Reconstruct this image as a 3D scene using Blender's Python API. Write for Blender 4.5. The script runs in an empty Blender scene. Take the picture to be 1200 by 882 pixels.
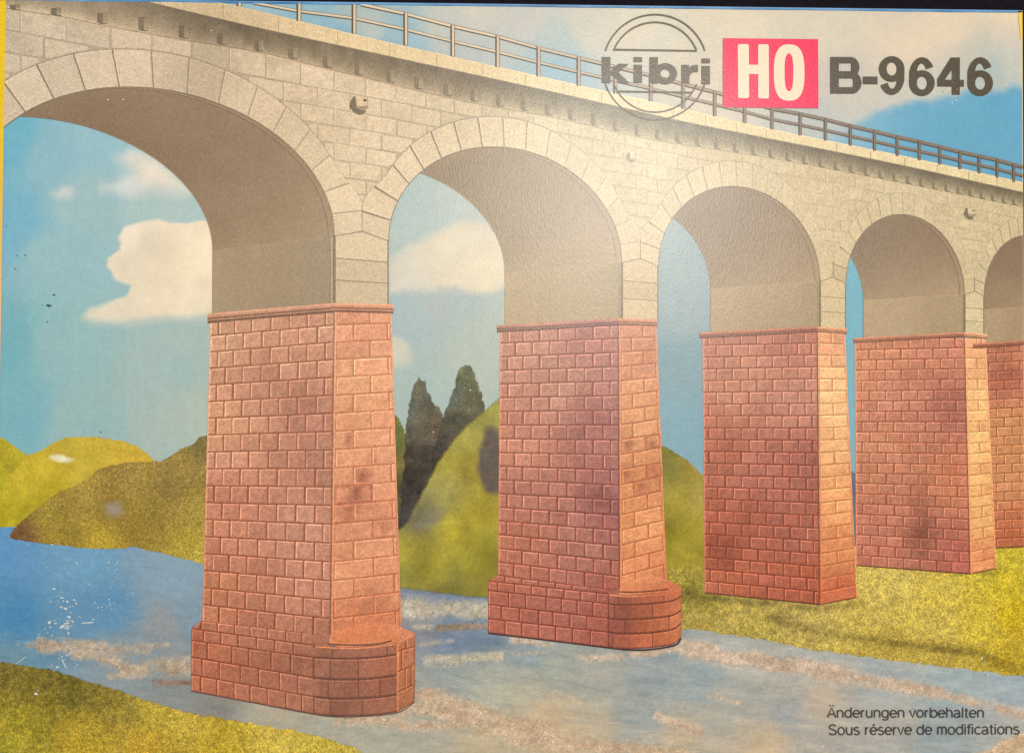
# A cardboard model-kit box lying on a dark table, seen from above.  The lid is a printed
# (flat) picture, so the picture is built as what it is: ink sheets on the lid's top face.
# The colours below are the colours of the printed inks, with the picture's own light and shade; the light on the lid (the soft warm
# lamp light and its glossy glare) comes from the lamp.
import bpy, bmesh, math, random
import numpy as np
from mathutils import Vector

random.seed(7)
S = bpy.context.scene
COL = S.collection
W, H, TOP = 0.36, 0.26427, 0.050          # lid size and height of its top face (metres)
PX = W / 1204.0                            # one picture unit
DZ = 2.0e-5                                # thickness step of the ink sheets

# ---------------------------------------------------------------- lid coordinates
def solve_h(src, dst):
    A = []; b = []
    for (x, y), (u, v) in zip(src, dst):
        A.append([x, y, 1, 0, 0, 0, -u*x, -u*y]); b.append(u)
        A.append([0, 0, 0, x, y, 1, -v*x, -v*y]); b.append(v)
    return np.append(np.linalg.solve(np.array(A, float), np.array(b, float)), 1).reshape(3, 3)
LIDC = [(-2.03, -3.40), (1199.05, 11.38), (1202.51, 890.06), (-12.95, 893.84)]
HM = solve_h(LIDC, [(-W/2, H/2), (W/2, H/2), (W/2, -H/2), (-W/2, -H/2)])
def to_lid(P):
    P = np.asarray(P, float).reshape(-1, 2)
    q = np.c_[P, np.ones(len(P))] @ HM.T
    return q[:, :2] / q[:, 2:]

# ---------------------------------------------------------------- noise and colour
def _h(ix, iy, seed):
    n = (ix.astype(np.int64)*374761393 + iy.astype(np.int64)*668265263 + seed*974634777) & 0x7fffffff
    n = ((n ^ (n >> 13)) * 1274126177) & 0x7fffffff
    return ((n ^ (n >> 16)) & 0xffff) / 65535.0
def vnoise(x, y, seed=0):
    x = np.asarray(x, float); y = np.asarray(y, float)
    ix = np.floor(x); iy = np.floor(y); fx = x-ix; fy = y-iy
    fx = fx*fx*(3-2*fx); fy = fy*fy*(3-2*fy)
    a = _h(ix, iy, seed); b = _h(ix+1, iy, seed); c = _h(ix, iy+1, seed); d = _h(ix+1, iy+1, seed)
    return (a*(1-fx)+b*fx)*(1-fy) + (c*(1-fx)+d*fx)*fy
def fbm(x, y, scale, octv=4, seed=0, sy=1.0):
    x = np.asarray(x, float)/scale; y = np.asarray(y, float)/(scale*sy)
    t = 0; a = .5; tot = 0
    for k in range(octv):
        t = t + a*vnoise(x*2**k, y*2**k, seed+k*17); tot += a; a *= .5
    return t/tot                                          # 0..1
LAMP = (1.0, 0.965, 0.92)
def lin(rgb):
    c = np.clip(np.asarray(rgb, float), 0, 255)/255.0
    l = np.where(c <= .04045, c/12.92, ((c+.055)/1.055)**2.4)
    return np.clip(l/np.array(LAMP), 0, .93)
def field(pts, p=2.6, soft=25):
    X = np.array([q[0] for q in pts], float); Y = np.array([q[1] for q in pts], float)
    C = np.array([q[2] for q in pts], float)
    def f(x, y):
        x = np.asarray(x, float); y = np.asarray(y, float)
        d = (x[:, None]-X)**2 + (y[:, None]-Y)**2 + soft**2
        w = d**(-p/2*1.4)
        return (w@C)/w.sum(1)[:, None]
    return f
def mix(a, b, t): return np.asarray(a, float)*(1-t)+np.asarray(b, float)*t
def smooth(a, b, t):
    t = np.clip((t-a)/(b-a), 0, 1); return t*t*(3-2*t)

# ---------------------------------------------------------------- ink sheets
class Ink:
    def __init__(s): s.v = []; s.c = []; s.f = []
    def add(s, pts, faces, layer, cols, alpha=None):
        n0 = sum(len(a) for a in s.v)
        pts = np.asarray(pts, float).reshape(-1, 2)
        xy = to_lid(pts)
        z = np.full((len(pts), 1), TOP + (layer+1)*DZ)
        s.v.append(np.hstack([xy, z]))
        cols = np.asarray(cols, float)
        if cols.ndim == 1: cols = np.tile(cols, (len(pts), 1))
        a = np.ones(len(pts)) if alpha is None else np.asarray(alpha, float)
        s.c.append(np.hstack([lin(cols), a[:, None]]))
        s.f += [[i+n0 for i in f] for f in faces]
    def poly(s, pts, layer, col):
        n = len(pts)
        if callable(col):
            P = np.asarray(pts, float); col = col(P[:, 0], P[:, 1])
        s.add(pts, [list(range(n))], layer, col)
    def strip(s, A, B, layer, col):                        # ribbon between two point rows
        n = len(A); P = np.vstack([A, B])
        if callable(col): col = col(P[:, 0], P[:, 1])
        s.add(P, [[i, i+1, n+i+1, n+i] for i in range(n-1)], layer, col)
    def line(s, pts, w, layer, col):
        P = np.asarray(pts, float); n = len(P)
        if np.isscalar(w): w = [w]*n
        d = np.zeros_like(P); d[1:-1] = P[2:]-P[:-2]; d[0] = P[1]-P[0]; d[-1] = P[-1]-P[-2]
        d /= np.maximum(np.linalg.norm(d, axis=1)[:, None], 1e-9)
        nn = np.c_[-d[:, 1], d[:, 0]]*np.asarray(w, float)[:, None]/2
        s.strip(P+nn, P-nn, layer, col)
    def area(s, pts, layer, colf, step=4, alphaf=None, cut=.02):   # polygon on a fine grid
        bm = bmesh.new()
        vs = [bm.verts.new((p[0], p[1], 0)) for p in pts]
        f = bm.faces.new(vs)
        bmesh.ops.triangulate(bm, faces=[f])
        xs = [p[0] for p in pts]; ys = [p[1] for p in pts]
        for ax, lo, hi in ((0, min(xs), max(xs)), (1, min(ys), max(ys))):
            c = math.floor(lo/step)*step+step
            while c < hi:
                co = (c, 0, 0) if ax == 0 else (0, c, 0); no = (1, 0, 0) if ax == 0 else (0, 1, 0)
                bmesh.ops.bisect_plane(bm, geom=bm.verts[:]+bm.edges[:]+bm.faces[:], plane_co=co, plane_no=no, dist=1e-5)
                c += step
        bm.verts.index_update()
        P = np.array([v.co[:2] for v in bm.verts]); F = [[v.index for v in f.verts] for f in bm.faces]
        bm.free(); s._put(P, F, layer, colf, alphaf, cut)
    def grid(s, x0, y0, x1, y1, layer, colf, step=4, alphaf=None, cut=.02):
        nx = int((x1-x0)/step)+2; ny = int((y1-y0)/step)+2
        X, Y = np.meshgrid(np.linspace(x0, x1, nx), np.linspace(y0, y1, ny))
        P = np.c_[X.ravel(), Y.ravel()]
        F = [[j*nx+i, j*nx+i+1, (j+1)*nx+i+1, (j+1)*nx+i] for j in range(ny-1) for i in range(nx-1)]
        s._put(P, F, layer, colf, alphaf, cut)
    def _put(s, P, F, layer, colf, alphaf, cut):
        col = colf(P[:, 0], P[:, 1]); al = None
        if alphaf is not None:
            al = alphaf(P[:, 0], P[:, 1])
            F = [f for f in F if max(al[i] for i in f) > cut]
            use = sorted({i for f in F for i in f}); mp = {u: k for k, u in enumerate(use)}
            P = P[use]; col = col[use]; al = al[use]; F = [[mp[i] for i in f] for f in F]
        s.add(P, F, layer, col, al)
    def opaque(s):
        for c in s.c: c[:, 3] = 1
    def build(s, name, mat, parent, label=None):
        me = bpy.data.meshes.new(name)
        V = np.vstack(s.v); C = np.vstack(s.c)
        me.from_pydata(V.tolist(), [], s.f); me.update()
        flip = [p.index for p in me.polygons if p.normal.z < 0]
        if flip:
            fl = set(flip); F = [list(reversed(f)) if i in fl else f for i, f in enumerate(s.f)]
            me2 = bpy.data.meshes.new(name); bpy.data.meshes.remove(me); me = me2; me.name = name
            me.from_pydata(V.tolist(), [], F); me.update()
        a = me.color_attributes.new('Ink', 'FLOAT_COLOR', 'POINT')
        a.data.foreach_set('color', C.astype(np.float32).ravel())
        lx, ly = W/2-.0005, H/2-.0005                        # the print ends at the edges of the lid
        if np.abs(V[:, 0]).max() > lx or np.abs(V[:, 1]).max() > ly:
            bm = bmesh.new(); bm.from_mesh(me)
            for co, no in (((lx, 0, 0), (1, 0, 0)), ((-lx, 0, 0), (-1, 0, 0)), ((0, ly, 0), (0, 1, 0)), ((0, -ly, 0), (0, -1, 0))):
                bmesh.ops.bisect_plane(bm, geom=bm.verts[:]+bm.edges[:]+bm.faces[:], dist=1e-9, plane_co=co, plane_no=no, clear_outer=True)
            bm.to_mesh(me); bm.free()
        o = bpy.data.objects.new(name, me); COL.objects.link(o); o.parent = parent
        me.materials.append(mat)
        if label: o['label'] = label
        return o
def ragged(pts, amp=1.2, step=4, seed=0, closed=True, keep=None):
    out = []; n = len(pts); run = 0
    for i in range(n if closed else n-1):
        a = pts[i]; b = pts[(i+1) % n]; L = math.hypot(b[0]-a[0], b[1]-a[1]); k = max(1, int(L/step))
        nx, ny = -(b[1]-a[1])/L, (b[0]-a[0])/L
        for j in range(k):
            t = j/k; x = a[0]+(b[0]-a[0])*t; y = a[1]+(b[1]-a[1])*t; run += L/k
            if (keep is None or keep(x, y)) and 0 < j:
                d = (fbm([run], [seed*7.3], step*1.4, 2, seed)[0]-.5)*2*amp
                x += nx*d; y += ny*d
            out.append((x, y))
    if not closed: out.append(pts[-1])
    return out
def smooth_line(pts, n=6):                                  # Catmull-Rom
    P = [np.array(p, float) for p in pts]; P = [2*P[0]-P[1]]+P+[2*P[-1]-P[-2]]; out = []
    for i in range(1, len(P)-2):
        for k in range(n):
            t = k/n; a, b, c, d = P[i-1:i+3]
            out.append(tuple(.5*((2*b)+(-a+c)*t+(2*a-5*b+4*c-d)*t*t+(-a+3*b-3*c+d)*t**3)))
    out.append(tuple(P[-2])); return out

# ---------------------------------------------------------------- materials
def ink_mat(name, grain=((1.6, .10),), tint=0.0, alpha=False, rough=.27, bump=.34, speckle=None, hard=.14):
    m = bpy.data.materials.new(name); m.use_nodes = True
    nt = m.node_tree; N = nt.nodes; L = nt.links; N.clear()
    out = N.new('ShaderNodeOutputMaterial'); bs = N.new('ShaderNodeBsdfPrincipled')
    at = N.new('ShaderNodeAttribute'); at.attribute_name = 'Ink'
    tc = N.new('ShaderNodeTexCoord')
    col = at.outputs['Color']
    for k, (size, amt) in enumerate(grain):
        nz = N.new('ShaderNodeTexNoise'); nz.inputs['Scale'].default_value = 1/(size*2.2*PX); nz.inputs['Detail'].default_value = 2
        nz.inputs['Roughness'].default_value = .6
        L.new(tc.outputs['Object'], nz.inputs['Vector'])
        mr = N.new('ShaderNodeMapRange'); mr.inputs[1].default_value = .5-hard; mr.inputs[2].default_value = .5+hard
        mr.inputs[3].default_value = 1-amt; mr.inputs[4].default_value = 1+amt
        L.new(nz.outputs['Fac'], mr.inputs[0])
        vm = N.new('ShaderNodeVectorMath'); vm.operation = 'SCALE'
        L.new(col, vm.inputs[0]); L.new(mr.outputs[0], vm.inputs['Scale']); col = vm.outputs[0]
        if tint and k == 0:
            v2 = N.new('ShaderNodeVectorMath'); v2.operation = 'MULTIPLY_ADD'
            ctr = N.new('ShaderNodeVectorMath'); ctr.operation = 'SUBTRACT'; ctr.inputs[1].default_value = (.5, .5, .5)
            L.new(nz.outputs['Color'], ctr.inputs[0])
            sc = N.new('ShaderNodeVectorMath'); sc.operation = 'SCALE'; sc.inputs['Scale'].default_value = tint
            L.new(ctr.outputs[0], sc.inputs[0])
            one = N.new('ShaderNodeVectorMath'); one.operation = 'ADD'; one.inputs[1].default_value = (1, 1, 1)
            L.new(sc.outputs[0], one.inputs[0])
            v3 = N.new('ShaderNodeVectorMath'); v3.operation = 'MULTIPLY'
            L.new(col, v3.inputs[0]); L.new(one.outputs[0], v3.inputs[1]); col = v3.outputs[0]
            N.remove(v2)
    L.new(col, bs.inputs['Base Color'])
    bs.inputs['Roughness'].default_value = rough
    bs.inputs['Specular IOR Level'].default_value = .17
    # embossed varnished paper: fine upright fibres plus a finer tooth
    mp = N.new('ShaderNodeMapping'); mp.inputs['Scale'].default_value = (1.25, .55, 1)
    L.new(tc.outputs['Object'], mp.inputs['Vector'])
    b1 = N.new('ShaderNodeTexNoise'); b1.inputs['Scale'].default_value = 1/(1.9*PX); b1.inputs['Detail'].default_value = 3
    L.new(mp.outputs[0], b1.inputs['Vector'])
    bp = N.new('ShaderNodeBump'); bp.inputs['Strength'].default_value = bump; bp.inputs['Distance'].default_value = 1.1e-4
    L.new(b1.outputs['Fac'], bp.inputs['Height']); L.new(bp.outputs[0], bs.inputs['Normal'])
    if alpha:
        tr = N.new('ShaderNodeBsdfTransparent'); mx = N.new('ShaderNodeMixShader')
        a = at.outputs['Alpha']
        if speckle:
            size, soft = speckle
            nz = N.new('ShaderNodeTexNoise'); nz.inputs['Scale'].default_value = 1/(size*2.2*PX); nz.inputs['Detail'].default_value = 2
            L.new(tc.outputs['Object'], nz.inputs['Vector'])
            # opaque where alpha + noise passes a threshold
            ad = N.new('ShaderNodeMath'); ad.operation = 'ADD'; L.new(a, ad.inputs[0]); L.new(nz.outputs['Fac'], ad.inputs[1])
            mr = N.new('ShaderNodeMapRange'); mr.inputs[1].default_value = .95-soft; mr.inputs[2].default_value = .95+soft
            L.new(ad.outputs[0], mr.inputs[0]); a = mr.outputs[0]
        L.new(a, mx.inputs[0]); L.new(tr.outputs[0], mx.inputs[1]); L.new(bs.outputs[0], mx.inputs[2])
        L.new(mx.outputs[0], out.inputs[0])
    else:
        L.new(bs.outputs[0], out.inputs[0])
    return m
M_SKY = ink_mat('sky_ink', ((1.3, .035), (5, .02)))
M_CLOUD = ink_mat('cloud_ink', ((1.3, .03), (6, .02)))
M_BLUR = ink_mat('soft_meadow_ink', ((1.4, .07), (5, .06)), tint=.12, alpha=True, speckle=(.7, .06))
M_TURF = ink_mat('turf_ink', ((.75, .22), (1.5, .10)), tint=.14, alpha=True, speckle=(.8, .10), hard=.09)
M_SCRUB = ink_mat('scrub_ink', ((.75, .21), (1.6, .09)), tint=.18, alpha=True, speckle=(.8, .08), hard=.10)
M_TREE = ink_mat('conifer_ink', ((1.1, .11), (4, .08)), tint=.2)
M_WATER = ink_mat('water_ink', ((1.2, .06), (4, .035)), tint=.10)
M_SAND = ink_mat('sand_ink', ((.9, .11), (2.4, .06)), tint=.12)
M_BLURA = ink_mat('out_of_focus_meadow_ink', ((1.6, .07), (6, .07)), tint=.14, alpha=True, speckle=(.7, .32))
M_TREEA = ink_mat('out_of_focus_conifer_ink', ((1.0, .13), (3, .08)), tint=.2, alpha=True, speckle=(.7, .25), hard=.10)
M_SOFT = ink_mat('soft_patch_ink', ((1.2, .08), (4, .05)))
M_STONE = ink_mat('grey_stone_ink', ((.8, .13), (1.8, .04)), tint=.07, hard=.11)
M_SOFFIT = ink_mat('soffit_ink', ((.8, .085), (2.2, .03)), tint=.06, hard=.11)
M_BRICK = ink_mat('red_stone_ink', ((.8, .15), (1.8, .07)), tint=.14, hard=.11)
M_RAIL = ink_mat('railing_ink', ((1.4, .06),))
M_TEXT = ink_mat('brown_lettering_ink', ((1.3, .10),), tint=.05)
M_BADGE = ink_mat('magenta_ink', ((1.5, .035),))
M_CREAM = ink_mat('cream_ink', ((1.5, .03),))
M_WEAR = ink_mat('bare_paper', ((1.5, .05),))

def solid(name, rgb, rough=.5, grain=.06, size=4, spec=.3):
    m = bpy.data.materials.new(name); m.use_nodes = True; N = m.node_tree.nodes; L = m.node_tree.links
    bs = N['Principled BSDF']; bs.inputs['Roughness'].default_value = rough
    nz = N.new('ShaderNodeTexNoise'); nz.inputs['Scale'].default_value = 1/(size*PX); nz.inputs['Detail'].default_value = 4
    cr = N.new('ShaderNodeValToRGB')
    c = lin(rgb)
    cr.color_ramp.elements[0].position = .3; cr.color_ramp.elements[1].position = .7
    cr.color_ramp.elements[0].color = (*(c*(1-grain)), 1); cr.color_ramp.elements[1].color = (*np.minimum(c*(1+grain), 1), 1)
    tc = N.new('ShaderNodeTexCoord'); L.new(tc.outputs['Object'], nz.inputs['Vector'])
    bs.inputs['Specular IOR Level'].default_value = spec
    L.new(nz.outputs['Fac'], cr.inputs[0]); L.new(cr.outputs[0], bs.inputs['Base Color'])
    return m

# ---------------------------------------------------------------- table and box
def mesh_obj(name, bm, mats, parent=None):
    me = bpy.data.meshes.new(name); bm.to_mesh(me); bm.free()
    for m in mats: me.materials.append(m)
    o = bpy.data.objects.new(name, me); COL.objects.link(o); o.parent = parent
    return o
bm = bmesh.new()
bmesh.ops.create_grid(bm, x_segments=1, y_segments=1, size=2.0)
table = mesh_obj('table_top', bm, [solid('dark_table', (24, 20, 26), .7, .25, 9, .05)])
table['kind'] = 'structure'; table['label'] = 'near black table top under the box'; table['category'] = 'table'

BOX = bpy.data.objects.new('model_kit_box', None); COL.objects.link(BOX)
BOX['label'] = 'flat cardboard model kit box whose lid shows a red and cream stone railway viaduct'
BOX['category'] = 'box'
def carton(name, hx, hy, z0, z1, r, mats, parent, side_slots=False, seg=3):
    bm = bmesh.new(); bmesh.ops.create_cube(bm, size=1)
    for v in bm.verts: v.co = Vector((v.co.x*2*hx, v.co.y*2*hy, z0 if v.co.z < 0 else z1))
    bmesh.ops.bevel(bm, geom=bm.edges[:], offset=r, segments=seg, affect='EDGES', profile=.5)
    for f in bm.faces:
        n = f.normal
        if side_slots:
            if n.z > .9: f.material_index = 0
            elif n.y > .35 and abs(n.x) < n.y: f.material_index = 2
            elif n.y < -.35 and abs(n.x) < -n.y: f.material_index = 3
            else: f.material_index = 1
    return mesh_obj(name, bm, mats, parent)
M_CARD = solid('white_card', (225, 215, 195)); M_YEL = solid('yellow_side_print', (232, 190, 40), .4, .05)
M_BLUE = solid('blue_side_print', (70, 130, 175), .4, .08); M_GRN = solid('olive_side_print', (165, 145, 60), .45, .15, 3)
carton('lid', W/2, H/2, .009, TOP, .0006, [M_CARD, M_YEL, M_BLUE, M_GRN], BOX, True)
carton('base_tray', W/2-.0018, H/2-.0018, 0.0, .030, .0005, [M_CARD], BOX)

# ================================================================ THE PRINT
# ---------------------------------------------------------------- sky
sky_pts = [(15, 160, (112, 184, 212)), (60, 180, (137, 190, 210)), (110, 165, (144, 195, 212)), (100, 230, (152, 195, 206)),
 (60, 300, (145, 193, 206)), (15, 260, (118, 184, 214)), (15, 400, (112, 180, 198)), (60, 400, (141, 190, 200)), (15, 490, (118, 182, 200)),
 (100, 500, (146, 188, 196)), (200, 440, (158, 192, 194)), (200, 500, (160, 190, 190)), (235, 480, (165, 192, 186)), (180, 240, (165, 200, 205)),
 (490, 240, (164, 192, 194)), (530, 230, (172, 194, 194)), (520, 360, (162, 184, 188)), (480, 380, (156, 186, 194)), (560, 400, (165, 188, 182)), (480, 440, (160, 188, 188)),
 (790, 300, (142, 168, 174)), (800, 370, (140, 168, 176)), (800, 420, (122, 160, 174)), (800, 500, (122, 168, 186)),
 (993, 360, (112, 178, 200)), (996, 430, (120, 176, 196)), (310, 8, (150, 190, 206)), (350, 20, (140, 185, 205)), (430, 25, (165, 188, 190)),
 (400, 55, (125, 178, 204)), (450, 60, (120, 175, 204)), (480, 45, (140, 182, 200)), (520, 30, (176, 192, 190)), (560, 20, (185, 195, 190)), (560, 60, (170, 188, 190)),
 (620, 20, (184, 194, 190)), (650, 50, (166, 190, 192)), (655, 72, (142, 184, 202)), (690, 30, (188, 196, 188)), (740, 20, (196, 202, 188)), (850, 25, (200, 202, 184)),
 (830, 110, (190, 194, 180)), (980, 30, (200, 202, 186)), (980, 100, (190, 193, 184)), (1060, 40, (200, 200, 184)), (1130, 60, (188, 195, 186)), (1160, 85, (172, 192, 192)),
 (1190, 40, (200, 202, 190)), (1185, 20, (210, 208, 185)), (960, 140, (172, 188, 188)), (1010, 160, (180, 192, 190)), (1100, 110, (182, 195, 190)), (1190, 110, (176, 196, 196)), (1120, 30, (204, 203, 184)), (1190, 70, (190, 200, 192))]
_sf = field(sky_pts, 3.2, 14)
def sky_col(x, y):
    x = np.asarray(x, float); y = np.asarray(y, float)
    c = _sf(x, y + (fbm(x, y, 40, 3, 3)-.5)*24)
    yb = np.interp(x, [880, 940, 985, 1020, 1060, 1110, 1150, 1205], [200, 166, 146, 131, 117, 109, 103, 97])+(fbm(x, y, 18, 3, 31)-.5)*14
    k = smooth(-3, 11+8*smooth(1050, 960, x), y-yb)*(x > 860)*(y < 300)
    c = mix(c, np.array([97, 166, 203])+smooth(1080, 950, x)[:, None]*np.array([34, 14, 0]), k[:, None])
    n = (fbm(x, y, 55, 4, 11)-.5)[:, None]
    c = c + n*np.array([26, 14, 4])*np.where(y < 130, 1, .45)[:, None]
    w = ((vnoise(x/1.5, y/40, 5)-.5)*3)[:, None]
    return (c+w)*np.array([1.06, .972, .915])
ART_L = lambda y: 7.2-8.6*np.asarray(y, float)/560
i = Ink(); i.area([(-1.4, -2.6), (1198, 12.6), (1202, 889), (-11, 892.5)], 0, sky_col, 5)
SKY = i.build('printed_sky', M_SKY, BOX, 'pale blue printed sky with cream haze, seen over and through the arches')
def soft_poly(pts, soft, seed, namp=10, nscale=26):
    P = np.array(pts, float)
    def f(x, y):
        x = np.asarray(x, float); y = np.asarray(y, float)
        x = x+(fbm(x, y, nscale, 3, seed)-.5)*2*namp; y = y+(fbm(x, y, nscale, 3, seed+9)-.5)*2*namp
        ins = np.zeros(len(x), bool); dm = np.full(len(x), 1e9)
        for a, b in zip(P, np.roll(P, -1, 0)):
            cond = ((a[1] > y) != (b[1] > y)); xi = (b[0]-a[0])*(y-a[1])/((b[1]-a[1]) if b[1] != a[1] else 1e-9)+a[0]
            ins ^= cond & (x < xi)
            d = b-a; t = np.clip(((x-a[0])*d[0]+(y-a[1])*d[1])/(d@d), 0, 1)
            dm = np.minimum(dm, np.hypot(x-a[0]-t*d[0], y-a[1]-t*d[1]))
        sd = np.where(ins, dm, -dm)
        sf = soft(x, y) if callable(soft) else soft
        return smooth(-sf, sf, sd)
    return f
def cloud(box, pts, soft, cols, seed, label, amp=4, layer=1, strength=1):
    i = Ink(); af = soft_poly(pts, soft, seed, amp)
    cf = field(cols, 2.5, 15)
    def blend(x, y):
        c = cf(x, y)*np.array([1.055, 1.005, .99])+((fbm(x, y, 22, 4, seed+3)-.5)*16)[:, None]
        return mix(sky_col(x, y), c, (af(x, y)*strength)[:, None])
    i.grid(*box, layer, blend, 2.5, lambda x, y: af(x, y)*strength, .01); i.opaque()
    i.build('printed_cloud', M_CLOUD, SKY, label)
cloud((85, 250, 262, 392), [(160, 264), (185, 259), (215, 261), (262, 257), (262, 368), (200, 372), (150, 377), (118, 378), (98, 371), (108, 360), (130, 352), (148, 345), (152, 333), (135, 327), (125, 315), (127, 302), (140, 292), (142, 283), (138, 277), (145, 268)],
      lambda x, y: 1.8+np.clip((y-350)/3.2, 0, 9), [(200, 270, (228, 220, 192)), (150, 275, (226, 220, 196)), (190, 320, (226, 217, 186)), (235, 300, (234, 224, 190)), (135, 310, (220, 214, 190)), (120, 370, (214, 210, 186)), (220, 360, (222, 215, 186)), (180, 290, (214, 206, 180))], 21,
      'large cream cumulus cloud in the leftmost arch beside the nearest pier')
cloud((115, 165, 235, 236), [(150, 178), (175, 182), (205, 200), (228, 226), (190, 222), (150, 226), (120, 222), (150, 205), (140, 190)], 13, [(180, 205, (222, 216, 196)), (150, 220, (205, 212, 205))], 33, 'faint cream cloud wisp high in the leftmost arch', 8, 1, .9)
cloud((45, 210, 100, 240), [(58, 226), (70, 219), (86, 220), (82, 230), (66, 233)], 6, [(70, 225, (200, 208, 204))], 38, 'tiny pale cloud puff at left in the leftmost arch', 5, 1, .8)
cloud((445, 240, 600, 365), [(455, 305), (475, 290), (495, 280), (520, 270), (545, 258), (560, 262), (600, 280), (600, 338), (560, 342), (500, 340), (455, 342)], 7, [(520, 300, (208, 202, 174)), (470, 325, (200, 200, 182)), (570, 310, (214, 206, 174)), (550, 270, (205, 200, 174))], 41, 'cream cloud bank in the second arch above the conifers', 8, 1, .95)
cloud((452, 385, 496, 440), [(455, 395), (470, 400), (484, 415), (478, 428), (455, 432)], 5, [(465, 410, (200, 200, 178)), (470, 425, (190, 196, 182))], 47, 'small cream cloud beside the right face of the nearest pier', 5, 1, .9)

# yellow strip printed down the left edge, pale seam at top right
i = Ink()
ys = np.linspace(-2.0, 560, 60)
i.strip(np.c_[-1.55-ys*.0117, ys], np.c_[ART_L(ys), ys], 20, lambda x, y: np.c_[236+0*x, 196-y*.02, 40+np.clip(y-120, 0, 300)*.35])
i.build('yellow_edge_strip', M_RAIL, BOX, 'narrow yellow strip along the left edge of the lid')
i = Ink(); i.strip(np.array([(1192.5, 13.2), (1193.5, 26), (1195.5, 46)]), np.array([(1198.2, 13.2), (1198.4, 26), (1197, 46)]), 20, np.array([[240, 205, 95]]*3+[[235, 190, 60]]*3))
i.build('worn_yellow_corner', M_RAIL, BOX, 'worn yellow corner at the top right of the lid')
i = Ink(); xs = np.linspace(0, 1197, 90)
def topy(x): return -1.7+(x+2)*.01232
i.strip(np.c_[xs, topy(xs)-.2], np.c_[xs, topy(xs)+1.6+.8*fbm(xs, xs*0, 20, 3, 4)], 20, lambda x, y: np.array([70, 135, 185])+60*(fbm(x, x*0, 30, 3, 8)-.4)[:, None])
i.build('blue_edge_line', M_RAIL, BOX)

# ---------------------------------------------------------------- fine marks (blades, needles, grit, ripples)
def marks(i, n, box, ok, base, layer, ln, wd, ang, con, seed, tint=(1, 1, 1)):
    r = np.random.RandomState(seed)
    x = r.uniform(box[0], box[2], n); y = r.uniform(box[1], box[3], n)
    m = ok(x, y); x = x[m]; y = y[m]; n = len(x)
    if not n: return
    a = np.radians(r.uniform(ang[0], ang[1], n)); l = r.uniform(*ln, n)/2; w = r.uniform(*wd, n)/2
    dx, dy = np.cos(a), -np.sin(a)
    P = np.stack([np.c_[x-dx*l-dy*w*.8, y-dy*l+dx*w*.8], np.c_[x-dx*l+dy*w*.8, y-dy*l-dx*w*.8], np.c_[x+dx*l+dy*w*.5, y+dy*l-dx*w*.5], np.c_[x+dx*l-dy*w*.5, y+dy*l+dx*w*.5]], 1).reshape(-1, 2)
    k = 1+r.choice([-1, 1], n)*r.uniform(con[0], con[1], n)
    C = base(x, y)*k[:, None]*np.where(k[:, None] > 1, np.array(tint), 1)
    lay = layer+r.uniform(0, .25, n)
    n0 = sum(len(v) for v in i.v); xy = to_lid(P)
    i.v.append(np.c_[xy, TOP+(np.repeat(lay, 4)+1)*DZ]); i.c.append(np.c_[lin(np.repeat(C, 4, 0)), np.ones(4*n)])
    i.f += [[n0+4*q, n0+4*q+1, n0+4*q+2, n0+4*q+3] for q in range(n)]
# ---------------------------------------------------------------- water
wat = [(10, 640, (86, 136, 186)), (100, 660, (98, 146, 184)), (200, 680, (118, 148, 172)), (20, 730, (66, 124, 172)), (120, 715, (84, 132, 174)), (220, 725, (112, 138, 160)),
 (20, 770, (100, 134, 156)), (150, 770, (124, 140, 152)), (190, 735, (128, 136, 146)), (200, 805, (122, 132, 136)), (250, 822, (122, 124, 124)), (330, 846, (152, 152, 142)), (400, 858, (150, 158, 152)), (460, 870, (152, 162, 158)),
 (500, 690, (112, 130, 156)), (560, 690, (98, 128, 168)), (490, 740, (122, 132, 148)), (560, 748, (98, 122, 152)), (525, 757, (92, 120, 156)), (540, 775, (140, 155, 162)), (520, 800, (132, 154, 162)), (500, 815, (150, 160, 156)), (570, 800, (158, 170, 164)),
 (620, 765, (122, 148, 166)), (650, 785, (144, 160, 160)), (620, 810, (160, 168, 158)), (700, 800, (142, 155, 158)), (760, 790, (130, 150, 164)), (820, 800, (128, 152, 168)), (640, 840, (174, 166, 146)), (740, 835, (136, 154, 164)), (700, 850, (166, 166, 152)), (800, 860, (168, 166, 150)),
 (850, 825, (152, 162, 162)), (900, 800, (150, 160, 162)), (850, 765, (150, 164, 170)), (950, 768, (150, 166, 174)), (1040, 790, (148, 166, 176)), (1120, 795, (140, 166, 180)), (1190, 808, (142, 166, 184)), (960, 820, (168, 166, 156)), (920, 840, (136, 152, 166)), (1060, 850, (154, 162, 166)), (1100, 870, (132, 154, 168)), (950, 865, (152, 160, 162)), (1190, 850, (158, 168, 172)), (900, 872, (176, 168, 148)), (560, 870, (170, 168, 148)), (660, 870, (172, 164, 142)), (330, 868, (150, 158, 152))]
_wf = field(wat, 2.3, 16)
def water_col(x, y):
    u = x*.97+y*.2; v = y-.14*x
    c = _wf(x+(fbm(x, y, 60, 3, 2)-.5)*40, y+(fbm(x, y, 40, 3, 6)-.5)*14)
    st = .75*(fbm(u, v, 60, 4, 13, .12)-.5)+.6*(fbm(u, v, 24, 3, 14, .14)-.5)
    k = np.where(x < 240, np.where(y > 740, 20, 6), 28)
    c = c+st[:, None]*k[:, None]*np.array([1.15, .85, .5])
    c = c*mix(np.array([1.17, 1.10, 1.02]), np.array([1.15, 1.045, .95]), smooth(230, 480, x)[:, None])
    f = fbm(u, v, 14, 3, 19, .3)-.5
    c = c+f[:, None]*np.where(x < 240, 8, 22)[:, None]
    return c
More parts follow.
